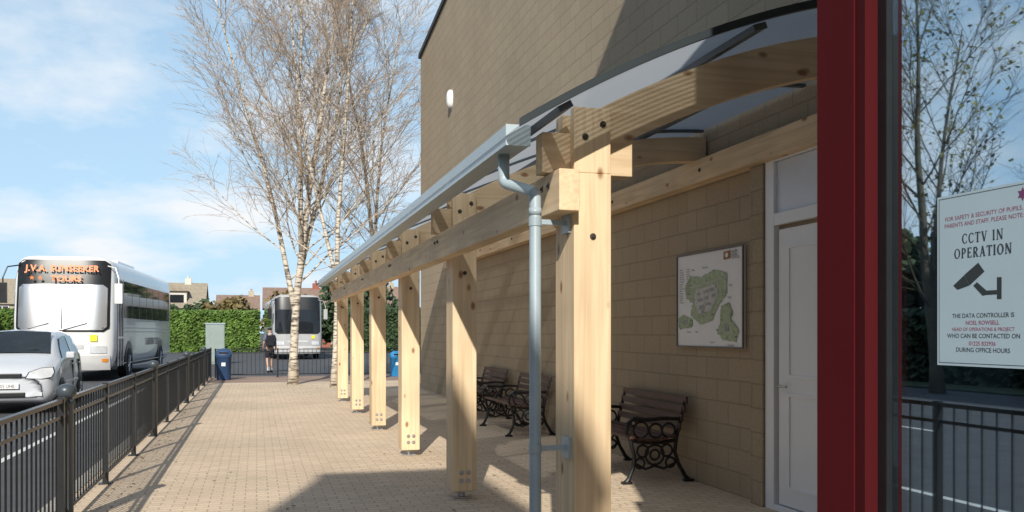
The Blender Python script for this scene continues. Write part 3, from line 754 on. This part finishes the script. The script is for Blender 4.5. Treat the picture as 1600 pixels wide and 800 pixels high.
# ---------------------------------------------------------------- coaches
def make_coach(loc,rot,label,sign,scale=1.0,paint=None):
    paint=paint or coach_white
    c=thing('coach',loc,label,'coach','coaches parked by the school',rotz=rot); c.scale=(scale,)*3
    HW,ZB,ZT,LN=1.4,.32,3.78,12.0; zc=(ZB+ZT)/2; hz_=(ZT-ZB)/2
    def yf(x,z): return .32*(abs(x)/HW)**5+.30*max(0,(z-1.3)/2.4)**1.7+.10*max(0,(.7-z)/.4)**2
    ss=48; ring=[]
    for k in range(ss):
        a=2*math.pi*k/ss; ca,sa=math.cos(a),math.sin(a); e=.28
        ring.append((HW*math.copysign(abs(ca)**e,ca),hz_*math.copysign(abs(sa)**e,sa)))
    V=[];F=[]; st_=[]
    for r in (.02,.3,.55,.75,.88,.96,1.0):
        st_.append([(r*x,yf(r*x,zc+r*z)-(0 if r<1 else -.06),zc+r*z) for x,z in ring])
    for yy in (1.3,4,8,11.6): st_.append([(x,yy,zc+z) for x,z in ring])
    st_.append([(x*.97,11.95,zc+z*.97) for x,z in ring]); st_.append([(x*.7,12.05,zc+z*.7) for x,z in ring]); st_.append([(x*.02,12.06,zc+z*.02) for x,z in ring])
    for s in st_: V+=s
    for i in range(len(st_)-1):
        for k in range(ss): F.append((i*ss+k,i*ss+(k+1)%ss,(i+1)*ss+(k+1)%ss,(i+1)*ss+k))
    obj('body',V,F,paint,c,world=False,smooth=True)
    def patch(name,x0,x1,z0,z1,off,mat,par=c,nx=16,nz=8,cor=0):
        V=[];F=[]
        for j in range(nz+1):
            z=z0+(z1-z0)*j/nz
            ins=0
            if cor:
                e=min(z-z0,z1-z)
                if e<cor: ins=cor-math.sqrt(max(0,cor*cor-(cor-e)**2))
            for i in range(nx+1):
                x=(x0+ins)+((x1-ins)-(x0+ins))*i/nx; V.append((x,yf(x,z)-off,z))
        for j in range(nz):
            for i in range(nx):
                a=j*(nx+1)+i; F.append((a,a+1,a+nx+2,a+nx+1))
        return obj(name,V,F,mat,par,world=False,smooth=True)
    patch('windscreen_surround',-1.29,1.29,1.50,3.66,.012,black_m,nz=20,cor=.16)
    patch('windscreen',-1.22,1.22,1.56,2.92,.020,wscreen_m if sign else vglass,nz=14,cor=.12)
    patch('windscreen_divider',-.012,.012,1.6,2.91,.027,black_m,nx=1)
    patch('bumper',-1.3,1.3,.36,.80,.03,coach_grey)
    patch('grille',-.6,.6,1.0,1.12,.02,coach_grey)
    patch('number_plate',-.27,.27,.55,.68,.045,white_m)
    text('lettering','P873 PWW',.12,frame((0,-.06,.575),(1,0,0),(0,0,1)),print_black,c,False,sx=.8)
    for s in (-1,1):
        a,b=sorted((s*.78,s*1.22)); patch('headlight',a,b,.86,1.08,.022,lamp_glass,nx=6)
        a,b=sorted((s*1.1,s*1.26)); patch('indicator',a,b,.60,.70,.04,amber_m,nx=4)
        V=[];F=[]; tube(V,F,[(s*1.2,.42,3.5),(s*1.48,.1,3.42),(s*1.58,.02,3.1),(s*1.58,.02,2.95)],.022,8)
        bx(V,F,s*1.58-.11,s*1.58+.11,-.04,.06,2.35,2.95)
        obj('mirror',V,F,paint if s>0 else black_m,c,world=False,bevel=.01)
    for xx in (-1,.05):
        V=[];F=[]; tube(V,F,[(xx,yf(xx,1.5)-.03,1.56),(xx+.65,yf(xx+.65,1.9)-.05,1.76)],.012,6); obj('wiper',V,F,black_m,c,world=False)
    patch('door_sticker',.78,.98,1.22,1.42,.03,yellow_m,nx=2,nz=2)
    if sign:
        tilt=Vector((0,.30,1)).normalized()
        text('lettering',sign[0],.27,frame((0,yf(1.0,3.3)-.18,3.31),(1,0,0),tilt),orange_m,c,False,sx=.92,bold=.008,spacing=1.06)
        text('lettering',sign[1],.25,frame((.12,yf(.9,3.0)-.20,3.01),(1,0,0),tilt),orange_m,c,False,sx=1.05,bold=.008)
        for q in (-.8,-.58):
            star=[(q+(.07 if i%2==0 else .03)*math.sin(math.pi*i/5),3.10+(.07 if i%2==0 else .03)*math.cos(math.pi*i/5)) for i in range(10)][::-1]
            flat('star_emblem',[star],frame((0,yf(.9,3.0)-.20,0),(1,0,0),(0,0,1)),orange_m,c,False)
    for s in (-1,1):
        xs=s*(HW+.006)
        for i in range(7):
            y0=1.75+i*1.38; V=[(xs,y0,1.95),(xs,y0+1.31,1.95),(xs,y0+1.31,3.12),(xs,y0,3.12)]
            obj('window',V,[(0,1,2,3)],vglass,c,world=False)
        for zz in (1.5,1.62,.5): box('side_moulding',min(s*HW,s*(HW+.012)),max(s*HW,s*(HW+.012)),1.5,11.4,zz,zz+.03,coach_grey,c,False)
        for wy in (2.6,9.0):
            V=[];F=[]; tube(V,F,[(s*(HW-.02),wy,.6),(s*(HW+.008),wy,.6)],.62,28); obj('wheel_arch',V,F,black_m,c,world=False)
            wheel(c,s*(HW-.12),wy,.5,.5,.3,s)
    dr_=obj('door',[(HW+.008,.75,.5),(HW+.008,1.55,.5),(HW+.008,1.55,3.1),(HW+.008,.75,3.1)],[(0,1,2,3)],vglass,c,world=False)
    V=[];F=[]
    for yy in (.73,1.13,1.53): bx(V,F,HW+.009,HW+.03,yy,yy+.05,.45,3.15)
    bx(V,F,HW+.01,HW+.029,.78,1.53,1.3,1.36)
    obj('door_frame',V,F,paint,dr_,world=False)
    text('lettering','SUNSEEKER TOURS' if sign else 'COACHES',.34,frame((HW+.02,7.2,1.05),(0,1,0),(0,0,1)),M('side_lettering',(.25,.2,.2),.5),c,False,bold=.01)
    box('roof_vent',-.8,.8,4,7,ZT-.02,ZT+.16,paint,c,False,bevel=.05)
    return c
make_coach((-5.95,31.2,RZ),math.radians(-3.0),'white touring coach with orange lettering across the windscreen top',('J.V.A. SUNSEEKER','TOURS'),1.07)
make_coach((2.3,53.5,RZ),math.radians(2),'shade-greyed white coach with dark windscreen parked beyond the birch trees',None,1.0,coach_shaded)

# ---------------------------------------------------------------- car
def make_car(loc,rot):
    c=thing('parked_car',loc,'silver five door hatchback parked beside the railing','car',rotz=rot); c.scale=(1.05,1.05,1.07)
    S=[(0.0,.60,.32,.56,.68,.52),(0.07,.76,.22,.68,.80,.62),(0.32,.83,.20,.80,.94,.71),(.76,.84,.19,.94,1.06,.72),
       (1.10,.84,.19,.97,1.30,.67),(1.46,.84,.19,.98,1.47,.63),(2.2,.84,.19,1.0,1.55,.64),(3.05,.84,.19,1.01,1.53,.63),(3.5,.83,.2,1.03,1.42,.62),(3.68,.81,.25,1.02,1.16,.64),(3.8,.76,.32,.84,.92,.62)]
    V=[];F=[];nr=0
    for (y,w_,zb,be,tp,wt) in S:
        h=[(0,zb),(w_*.85,zb),(w_,zb+.1),(w_*1.02,(zb+be)/2),(w_*.97,be),(wt,tp-.05),(wt*.86,tp-.005),(0,tp+.03)]
        full=h+[(-a,b) for a,b in h[-2:0:-1]]
        nr=len(full)
        V+=[(a,y,b) for a,b in full]
    for i in range(len(S)-1):
        for k in range(nr): F.append((i*nr+k,i*nr+(k+1)%nr,(i+1)*nr+(k+1)%nr,(i+1)*nr+k))
    F.append(tuple(range(nr))); F.append(tuple((len(S)-1)*nr+k for k in range(nr))[::-1])
    body=obj('body',V,F,silver_m,c,world=False,smooth=True)
    me=body.data
    att=me.attributes.new('crease_edge','FLOAT','EDGE')
    hot={4,nr-4,1,nr-1}
    for e in me.edges:
        a,b=e.vertices; ka,kb=a%nr,b%nr; ia,ib=a//nr,b//nr
        v=0
        if ka==kb and ka in hot: v=.6
        if ia==ib and ia in (3,9): v=.45
        att.data[e.index].value=v
    bv=body.modifiers.new('s','SUBSURF'); bv.levels=2; bv.render_levels=2
    def ip(y):
        for a,b in zip(S[:-1],S[1:]):
            if a[0]<=y<=b[0]:
                t=(y-a[0])/(b[0]-a[0]); return [p+(q-p)*t for p,q in zip(a,b)]
        return S[-1]
    def side(y,f,s,off=.012):
        q=ip(y); return (s*(q[1]*.97+(q[5]-q[1]*.97)*f+off),y,q[3]+(q[4]-.05-q[3])*f+.004)
    def wpoly(name,pts,s):
        V=[side(y,f,s) for y,f in pts]; obj(name,V,[tuple(range(len(V)))],car_glass,c,world=False)
    for s in (-1,1):
        wpoly('window',[(1.05,.12),(2.12,.1),(2.12,.88),(1.62,.88),(1.3,.62)],s)
        wpoly('window',[(2.20,.1),(3.0,.1),(3.05,.87),(2.20,.88)],s)
        wpoly('window',[(3.08,.12),(3.42,.2),(3.35,.8),(3.13,.85)],s)
        box('mirror',min(s*.86,s*1.02),max(s*.86,s*1.02),1.10,1.20,.99,1.12,silver_m,c,False,.03)
        for hy in (1.95,2.85): box('door_handle',min(s*.83,s*.872),max(s*.83,s*.872),hy,hy+.16,.85,.875,silver_m,c,False,.008)
        box('side_moulding',min(s*.82,s*.872),max(s*.82,s*.872),1.1,2.75,.5,.55,silver_m,c,False,.008)
        for yy_ in (2.15,3.03): box('door_gap',min(s*.8,s*.858),max(s*.8,s*.858),yy_,yy_+.012,.35,.93,black_m,c,False)
        for wy in (.72,3.12):
            V=[];F=[]; tube(V,F,[(s*.7,wy,.31),(s*.864,wy,.31)],.335,26); obj('wheel_arch',V,F,black_m,c,world=False)
            wheel(c,s*.778,wy,.295,.295,.19,s)
        def lampring(k,off):
            P=[(.36,.665),(.62,.65),(.765,.68),(.805,.76),(.78,.85),(.60,.84),(.42,.775)]
            cx=sum(p[0] for p in P)/7; cz=sum(p[1] for p in P)/7
            out=[]
            for x,z in P:
                x=cx+(x-cx)*k; z=cz+(z-cz)*k
                y=.01+.32*max(0,x-.45)**1.4*1.5+.35*max(0,z-.72)
                out.append((s*x,y-off,z))
            return out
        obj('headlight_surround',lampring(1.10,.030),[tuple(range(7))],black_m,c,world=False)
        obj('headlight',lampring(1.0,.038),[tuple(range(7))],lamp_glass,c,world=False)
        V=[(s*.5,-.015,.34),(s*.62,-.005,.34),(s*.62,-.005,.41),(s*.5,-.015,.41)]; obj('fog_lamp',V,[(0,1,2,3)],lamp_glass,c,world=False)
    V=[(-.63,.79,1.10),(.63,.79,1.10),(.55,1.44,1.498),(-.55,1.44,1.498),(0,.75,1.115),(0,1.43,1.526)]
    obj('windscreen',V,[(0,4,5,3),(4,1,2,5)],car_glass,c,world=False,smooth=True)
    for xx in (-.5,0.0):
        V=[];F=[]; tube(V,F,[(xx,.80,1.13),(xx+.42,.87,1.175)],.008,5); obj('wiper',V,F,black_m,c,world=False)
    box('grille',-.28,.28,-.03,.04,.67,.75,black_m,c,False,.01)
    box('lower_grille',-.34,.34,-.03,.05,.33,.41,black_m,c,False,.01)
    box('number_plate',-.24,.24,-.045,-.032,.48,.58,white_m,c,False)
    text('lettering','WV05 UHB',.09,frame((0,-.048,.495),(1,0,0),(0,0,1)),print_black,c,False,sx=.8)
make_car((-4.66,19.2,RZ),math.radians(2.5))

# ---------------------------------------------------------------- trees
def poly(p,d,L_,nseg,wob,droop,rng):
    pts=[p.copy()]; d=d.normalized(); s=L_/nseg
    for i in range(nseg):
        d=(d+Vector((rng.uniform(-wob,wob),rng.uniform(-wob,wob),rng.uniform(-wob,wob)+droop))).normalized()
        p=p+d*s; pts.append(p.copy())
    return pts
def at(pts,t):
    f=t*(len(pts)-1); i=min(int(f),len(pts)-2); u=f-i
    return pts[i].lerp(pts[i+1],u),(pts[i+1]-pts[i]).normalized()
def bare_tree(name,loc,H,seed,label,r0=.15,stems=2,bark=None,twig=None,spread=1.0,n1=30,n2=10,n3=7,n4=4,clear=.2,leaves=None,nleaf=0,lean=(0,0),tw=1.0,fork=.16,angs=None,outl=.24,taper=.66,lowup=.45):
    rng=random.Random(seed); bark=bark or birch_m; twig=twig or twig_m
    e=thing(name,loc,label,'tree')
    TV=[];TF=[];CV=[];CF=[];LV=[];LF=[]
    main=None
    for s in range(stems):
        a=angs[s-1] if (angs and s) else rng.uniform(0,6.28)
        if s==0:
            d0=Vector((lean[0],lean[1],1)); hh=H; p=Vector((0,0,-.05)); rs=r0; off=0
        else:
            ft=fork+.07*(s-1); p,_=at(main,ft); d0=Vector((math.cos(a)*outl+lean[0],math.sin(a)*outl+lean[1],1)); hh=H*(1-ft)*rng.uniform(.84,.95); rs=r0*.62; off=ft
        st=poly(p,d0,hh,14,.05,.03,rng); n=len(st)
        if s==0: main=st
        rr=[rs*(1-.93*(i/(n-1))**.8)+.008+(.04 if i==0 and s==0 else 0) for i in range(n)]
        tube(TV,TF,[(q.x,q.y,q.z) for q in st],rr,10)
        k1=n1 if s==0 else int(n1*.75)
        for i in range(k1):
            cl=clear if s==0 else .10
            t=cl+(1-cl)*((i+rng.random())/k1)*.98; q,dd=at(st,t); tt=off+(1-off)*t
            az_=i*2.4+rng.uniform(-.5,.5); up=rng.uniform(lowup,lowup+.5)+.8*tt
            d1=Vector((math.cos(az_),math.sin(az_),up))
            l1=H*spread*(.42*(1-taper*tt))*rng.uniform(.75,1.15)+.35
            ri=rs*(1-.93*t)*.25+.004
            b1=poly(q,d1,l1,7,.10,.035,rng)
            tube(TV,TF,[(v.x,v.y,v.z) for v in b1],[ri*(1-.88*j/7)+.003 for j in range(8)],6,False)
            for j in range(n2):
                t2=.12+.88*(j+rng.random())/n2; q2,dd2=at(b1,min(t2,.99))
                d2=dd2+Vector((rng.uniform(-1,1),rng.uniform(-1,1),rng.uniform(-.45,.75)))*.75
                l2=l1*.38*rng.uniform(.6,1.2)*(1.15-.5*t2)+.12
                b2=poly(q2,d2,l2,4,.12,-.005,rng)
                r2=(.0055+ri*.09)*tw
                tube(CV,CF,[(v.x,v.y,v.z) for v in b2],[r2*(1-.65*k/4) for k in range(5)],4,False)
                for k in range(n3):
                    t3=.1+.9*(k+rng.random())/n3; q3,dd3=at(b2,min(t3,.99))
                    d3=dd3+Vector((rng.uniform(-1,1),rng.uniform(-1,1),rng.uniform(-.6,.6)))*.75
                    l3=l2*.45*rng.uniform(.6,1.3)+.1
                    b3=poly(q3,d3,l3,2,.12,-.05,rng)
                    tube(CV,CF,[(v.x,v.y,v.z) for v in b3],[.0044*tw,.0034*tw,.0022*tw],3,False)
                    for m__ in range(n4):
                        q4,dd4=at(b3,rng.uniform(.2,.99))
                        d4=(dd4+Vector((rng.uniform(-1,1),rng.uniform(-1,1),rng.uniform(-.8,.4)))*.6).normalized()
                        p4=q4+d4*rng.uniform(.12,.3)
                        tube(CV,CF,[(q4.x,q4.y,q4.z),(p4.x,p4.y,p4.z)],[.003*tw,.002*tw],3,False)
                        if leaves and rng.random()<nleaf:
                            s_=rng.uniform(.03,.06); u=Vector((rng.uniform(-1,1),rng.uniform(-1,1),rng.uniform(-1,1))).normalized(); v_=u.orthogonal().normalized()
                            b_=len(LV)
                            for aa,bb in ((-1,-.6),(1,-.6),(1,.6),(-1,.6)):
                                w_=p4+u*s_*aa+v_*s_*bb; LV.append((w_.x,w_.y,w_.z))
                            LF.append((b_,b_+1,b_+2,b_+3))
    obj('trunk',TV,TF,bark,e,world=False,smooth=True)
    obj('crown',CV,CF,twig,e,world=False)
    if LV: obj('foliage',LV,LF,leaves,e,world=False)
    return e
bare_tree('birch_tree',(1.0,26.5,0),12.8,3,'tall leafless birch with pale trunk growing from the paving',r0=.125,stems=4,n1=25,n2=10,n3=6,n4=3,spread=.92,clear=.22,lean=(.02,0),fork=.16,angs=(2.9,.4,4.4),outl=.24,taper=.60,lowup=.48)
bare_tree('birch_tree',(2.05,25.0,0),12.6,11,'slender leafless birch with pale bark near the canopy end',r0=.085,stems=2,n1=20,n2=8,n3=5,n4=3,spread=.8,fork=.22,lean=(.03,0))
bare_tree('birch_tree',(3.7,28.6,0),12.8,21,'leafless birch behind the canopy with fine upward branches',r0=.10,stems=2,n1=22,n2=8,n3=6,n4=3,spread=.9,fork=.2)
bare_tree('bare_tree',(-13.8,19.5,RZ),11,5,'broad nearly bare tree with few yellow green leaves',r0=.17,stems=2,bark=twig2_m,twig=twig2_m,spread=1.1,n1=20,n2=8,n3=5,n4=2,leaves=yellowleaf_m,nleaf=.4,tw=1.3)
bare_tree('bare_tree',(-15.5,15.0,RZ),8,9,'nearly bare small tree on the grass verge',r0=.14,stems=2,bark=twig2_m,twig=twig2_m,spread=1.1,n1=18,n2=7,n3=5,n4=2,leaves=yellowleaf_m,nleaf=.35,tw=1.3)

def leafy(name,loc,H,W,mat,label,n=2600,seed=1,s=.16,tr=.2,zlow=.2):
    rng=random.Random(seed); e=thing(name,loc,label,'tree')
    V=[];F=[]; tube(V,F,[(0,0,-.05),(.05,.03,H*.4),(0,0,H*.85)],[tr,tr*.7,tr*.2],8)
    for i in range(9):
        a=i*2.4; z=H*(zlow+.08*i*.9)
        if z<H*.9: tube(V,F,[(0,0,z*.9),(W*.3*math.cos(a),W*.3*math.sin(a),z*1.08)],[tr*.4,tr*.1],5)
    obj('trunk',V,F,twig2_m,e,world=False)
    cl=[]
    for i in range(26):
        t=rng.random()
        z=H*(zlow+.12+(.8-zlow)*t); rad=W*.5*math.sqrt(max(0,1-(2*t-.9)**2))*rng.uniform(.1,.85); cr_=W*.2*rng.uniform(.7,1.2)
        a=rng.uniform(0,6.28); cl.append((rad*math.cos(a),rad*math.sin(a),z,cr_))
    V=[];F=[]
    for i in range(n):
        cx,cy,cz,cr_=rng.choice(cl); u=Vector((rng.gauss(0,1),rng.gauss(0,1),rng.gauss(0,1))).normalized()
        p=Vector((cx,cy,cz))+u*cr_*rng.uniform(.6,1.05)
        q=Vector((rng.gauss(0,1),rng.gauss(0,1),rng.gauss(0,1))).normalized(); w_=q.orthogonal().normalized(); ss_=s*rng.uniform(.6,1.3)
        b=len(V)
        for aa,bb in ((-1,-.6),(1,-.6),(1.1,.6),(-.8,.7)):
            r_=p+q*ss_*aa+w_*ss_*bb; V.append((r_.x,r_.y,r_.z))
        F.append((b,b+1,b+2,b+3))
    obj('crown',V,F,mat,e,world=False); return e
for i,(x,y,h_) in enumerate(((-20,20,4.6),(-21,25,5.2),(-20.5,30,4.8),(-21,36,5.2))):
    leafy('evergreen_tree',(x,y,RZ),h_,7,ever_m,'dark rounded evergreen on the grass verge',4200,40+i,.2,zlow=.03)
leafy('evergreen_tree',(-23,70,RZ),7.5,6,ever_m,'distant green garden tree behind the hedge',2600,18,.28)
leafy('garden_tree',(-2.4,92,RZ),4.8,6,autumn_m,'low russet garden tree beside the houses',2000,19,.26,zlow=.05)
leafy('garden_tree',(-9.5,92,RZ),4.9,5,ever_m,'small dark green garden tree before the cream house',1800,29,.26,zlow=.05)
leafy('garden_tree',(2.8,84,RZ),5.0,5,autumn_m,'brown leaved garden tree beyond the yard',2600,20,.26,zlow=.05)
leafy('garden_tree',(8.2,82,RZ),6.2,8,ever_m,'green garden tree beyond the yard',2600,23,.26,zlow=.05)
leafy('garden_tree',(-5.6,98,RZ),4.8,5,ever_m,'small green garden tree between the houses',2000,24,.26,zlow=.05)

def hedge(name,x0,y0,ln,wd,h,mat,label,seed,n,rotz=0):
    rng=random.Random(seed); e=thing(name,(x0,y0,RZ),label,'hedge',rotz=rotz)
    V=[];F=[]; nx=int(ln/.5)
    prof=[(0,0),(-.15,h*.5),(0,h*.93),(.25,h),(wd-.2,h),(wd,0)]
    for i in range(nx+1):
        x=ln*i/nx
        for (yy,z) in prof: V.append((x,yy+rng.uniform(-.1,.1),z+(rng.uniform(-.1,.1) if z>0 else 0)))
    m__=len(prof)
    for i in range(nx):
        for k in range(m__-1): a=i*m__+k; F.append((a,a+m__,a+m__+1,a+1))
    F.append(tuple(range(m__))); F.append(tuple(nx*m__+k for k in range(m__)))
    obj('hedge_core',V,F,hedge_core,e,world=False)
    V=[];F=[]
    for i in range(n):
        x=rng.uniform(0,ln)
        if rng.random()<.75: y=-.15+rng.uniform(-.15,.1); z=rng.uniform(0,h)
        else: y=rng.uniform(0,wd); z=h+rng.uniform(-.1,.15)
        q=Vector((rng.gauss(0,1),rng.gauss(0,1),rng.gauss(0,1))).normalized(); w_=q.orthogonal().normalized(); s=rng.uniform(.06,.15)
        p=Vector((x,y,z)); b=len(V)
        for aa,bb in ((-1,-.7),(1,-.7),(1,.7),(-1,.7)):
            r_=p+q*s*aa+w_*s*bb; V.append((r_.x,r_.y,r_.z))
        F.append((b,b+1,b+2,b+3))
    obj('foliage',V,F,mat,e,world=False)
hedge('hedge',-24,76,24.2,2.5,3.2,hedge_m,'clipped bright green hedge along the far side of the yard',31,26000)
hedge('hedge',7,72,12,2,3.4,ever_m,'dark green hedge beyond the coaches',32,7000)
hedge('hedge',-17.2,14,42,1.4,2.2,ever_m,'dark hedge along the verge across the road',33,20000,rotz=math.radians(90))

# ---------------------------------------------------------------- houses
def house(x0,x1,y0,dp,eav,rid,wm,rm,label,dormer=False):
    e=thing('house',(x0,y0,RZ),label,'house','houses beyond the hedge'); W=x1-x0
    V=[(0,0,0),(W,0,0),(W,dp,0),(0,dp,0),(0,0,eav),(W,0,eav),(W,dp,eav),(0,dp,eav),(0,dp/2,rid),(W,dp/2,rid)]
    F=[(0,1,5,4),(2,3,7,6),(1,2,6,9,5),(3,0,4,8,7)]
    obj('wall',V,F,wm,e,world=False)
    o=.35
    s=(rid-eav)/(dp/2)
    V=[(-.2,-o,eav-o*s+.05),(W+.2,-o,eav-o*s+.05),(W+.2,dp/2,rid+.05),(-.2,dp/2,rid+.05),(W+.2,dp+o,eav-o*s+.05),(-.2,dp+o,eav-o*s+.05)]
    V+=[(a,b,c_+.15) for a,b,c_ in V]
    F=[(6,7,8,9),(9,8,10,11),(0,3,2,1),(3,5,4,2),(0,1,7,6),(1,2,8,7),(2,4,10,8),(4,5,11,10),(5,3,9,11),(3,0,6,9)]
    rf=obj('roof',V,F,rm,e,world=False)
    V=[];F=[]; bx(V,F,W*.75,W*.75+.7,dp/2-.3,dp/2+.3,rid-.5,rid+.7); tube(V,F,[(W*.75+.35,dp/2,rid+.7),(W*.75+.35,dp/2,rid+1.0)],.12,8); obj('chimney',V,F,wm,rf,world=False)
    nwin=max(2,int(W/2.4))
    for i in range(nwin):
        xx=W*(i+.5)/nwin-.6
        for z in ([.9,eav-1.6] if eav>4 else [.9]):
            wv=box('window',xx,xx+1.2,-.02,.03,z,z+1.2,vglass,e,False)
            V=[];F=[]; bx(V,F,xx-.07,xx+1.27,-.05,-.021,z-.07,z); bx(V,F,xx-.07,xx+1.27,-.05,-.021,z+1.2,z+1.27); bx(V,F,xx-.07,xx,-.05,-.021,z,z+1.2); bx(V,F,xx+1.2,xx+1.27,-.05,-.021,z,z+1.2); bx(V,F,xx+.57,xx+.63,-.05,-.021,z,z+1.2)
            obj('frame',V,F,white_pvc,wv,world=False)
    if dormer:
        xx=W*.55; zz=eav+.2
        V=[];F=[]; bx(V,F,xx,xx+2.2,.4,3,zz-.5,zz+1.5); dm=obj('dormer',V,F,render_m,e,world=False)
        V=[];F=[]; bx(V,F,xx+.3,xx+1.9,.35,.39,zz,zz+1.1); obj('window',V,F,vglass,dm,world=False)
        V=[(xx-.2,.1,zz+1.5),(xx+2.4,.1,zz+1.5),(xx+1.1,.1,zz+2.2),(xx-.2,3.5,zz+1.5),(xx+2.4,3.5,zz+1.5),(xx+1.1,3.5,zz+2.2)]
        obj('dormer_roof',V,[(0,1,2),(0,2,5,3),(1,4,5,2),(3,5,4)],rm,dm,world=False)
    return e
house(-14.5,-5.6,104,8,4.4,7.0,render_m,roof_tan,'cream rendered house with tan roof behind the hedge',dormer=True)
house(-4.6,.2,112,8,3.4,6.0,stone_m,roof_red,'low stone house with reddish tiled roof behind the hedge')
house(.8,7.5,96,7,4.2,6.2,redbrick_m,roof_red,'red brick house behind the far coach')
house(-30,-18,108,8,4.8,7.4,stone_m,roof_tan,'stone house with tan tiled roof behind the hedge')
house(9,20,118,8,5,7.6,stone_m,roof_red,'stone house with red tiled roof past the yard')

bs=thing('utility_cabinet',(-2.45,47,RZ),'plain grey green cabinet standing at the yard edge','cabinet')
V=[];F=[]
bx(V,F,0,.9,0,.5,.08,2.0); bx(V,F,.03,.87,.03,.47,0,.08)
obj('body',V,F,shelter_glass,bs,world=False,bevel=.01)
box('lid',-.03,.93,-.03,.53,2.001,2.06,pipe_m,bs,False)
box('door',.05,.44,-.012,-.001,.15,1.92,shelter_glass,bs,False); box('door',.46,.85,-.012,-.001,.15,1.92,shelter_glass,bs,False)

# ---------------------------------------------------------------- person
def skin_mesh(name,verts,edges,mat,parent,root=0,sub=2):
    me=bpy.data.meshes.new(name); me.from_pydata([v[:3] for v in verts],edges,[]); me.materials.append(mat)
    o=bpy.data.objects.new(name,me); COL.objects.link(o); o.parent=parent
    o.modifiers.new('skin','SKIN')
    sv=me.skin_vertices[0].data
    for i,v in enumerate(verts):
        r=v[3]; sv[i].radius=(r,v[4] if len(v)>4 else r); sv[i].use_root=(i==root)
    s=o.modifiers.new('sub','SUBSURF'); s.levels=sub; s.render_levels=sub
    o.modifiers['skin'].use_smooth_shade=True
    return o
pp=thing('person',(.50,36.8,RZ),'walking student in grey top and dark shorts carrying a backpack','person',rotz=math.radians(8))
vb=[(0,0,.98,.13,.10),(0,.01,1.16,.12,.09),(0,.02,1.36,.15,.10),(0,.02,1.50,.055),(0,.035,1.58,.06),(0,.045,1.67,.085,.095),(0,.04,1.755,.06),
 (.17,.02,1.44,.055),(.22,-.03,1.18,.042),(.24,.06,.95,.03),(.24,.09,.89,.034,.02),
 (-.17,.02,1.44,.055),(-.22,.06,1.18,.042),(-.23,.19,.98,.03),(-.23,.235,.93,.034,.02),
 (.09,.0,.88,.088),(.10,.16,.52,.058),(.10,.22,.28,.052),(.10,.27,.10,.036),(.10,.40,.04,.035),
 (-.09,.0,.88,.088),(-.10,.0,.50,.058),(-.10,-.12,.30,.052),(-.10,-.26,.14,.036),(-.10,-.16,.04,.035)]
eb=[(0,1),(1,2),(2,3),(3,4),(4,5),(5,6),(2,7),(7,8),(8,9),(9,10),(2,11),(11,12),(12,13),(13,14),(0,15),(15,16),(16,17),(17,18),(18,19),(0,20),(20,21),(21,22),(22,23),(23,24)]
for hi,sg_ in ((10,1),(14,-1)):
    h=vb[hi]
    for k in range(5):
        b=len(vb); dx_=(-.02+.013*k) if k<4 else -.035
        ln=(.05,.058,.06,.05,.035)[k]
        vb.append((h[0]-.004,h[1]+dx_+.01,h[2]-ln*.6,.009)); vb.append((h[0]-.012*sg_,h[1]+dx_+.02,h[2]-ln*1.25,.007))
        eb+= [(hi,b),(b,b+1)]
skin_mesh('body',vb,eb,skin_m,pp)
vs=[(0,0,.96,.165,.13),(0,.01,1.16,.15,.12),(0,.02,1.38,.165,.125),(0,.02,1.47,.08),(.175,.02,1.44,.075),(.215,-.02,1.24,.062),(-.175,.02,1.44,.075),(-.215,.04,1.24,.062)]
skin_mesh('shirt',vs,[(0,1),(1,2),(2,3),(2,4),(4,5),(2,6),(6,7)],shirt_m,pp)
V=[];F=[]; tube(V,F,[(0,.02,1.50),(0,.025,1.545)],[.085,.072],14); obj('collar',V,F,collar_m,pp,world=False,smooth=True)
vs=[(0,0,.98,.15,.125),(.09,.0,.86,.11),(.10,.14,.55,.085),(-.09,.0,.86,.11),(-.10,.0,.55,.085)]
skin_mesh('shorts',vs,[(0,1),(1,2),(0,3),(3,4)],navy_m,pp)
vs=[(0,.03,1.66,.09,.1),(0,.03,1.73,.098,.1),(0,.03,1.79,.06)]
skin_mesh('hair',vs,[(0,1),(1,2)],hair_m,pp)
V=[];F=[]; bx(V,F,-.16,.16,-.32,-.11,1.04,1.48); bx(V,F,-.12,.12,-.38,-.321,1.07,1.27)
for s in (-1,1): tube(V,F,[(s*.1,-.12,1.44),(s*.11,.02,1.53),(s*.11,.15,1.42),(s*.13,.12,1.2),(s*.14,-.1,1.08)],.018,6)
obj('backpack',V,F,navy_m,pp,world=False,bevel=.03)
for x,y,z in ((.10,.30,.0),(-.10,-.22,.02)):
    V=[];F=[]; bx(V,F,x-.045,x+.045,y-.09,y+.17,z,z+.075); obj('shoe',V,F,black_m,pp,world=False,bevel=.025)
    V=[];F=[]; tube(V,F,[(x,y-.03,z+.08),(x,y-.04,z+.2)],[.05,.056],10); obj('sock',V,F,sock_m,pp,world=False)
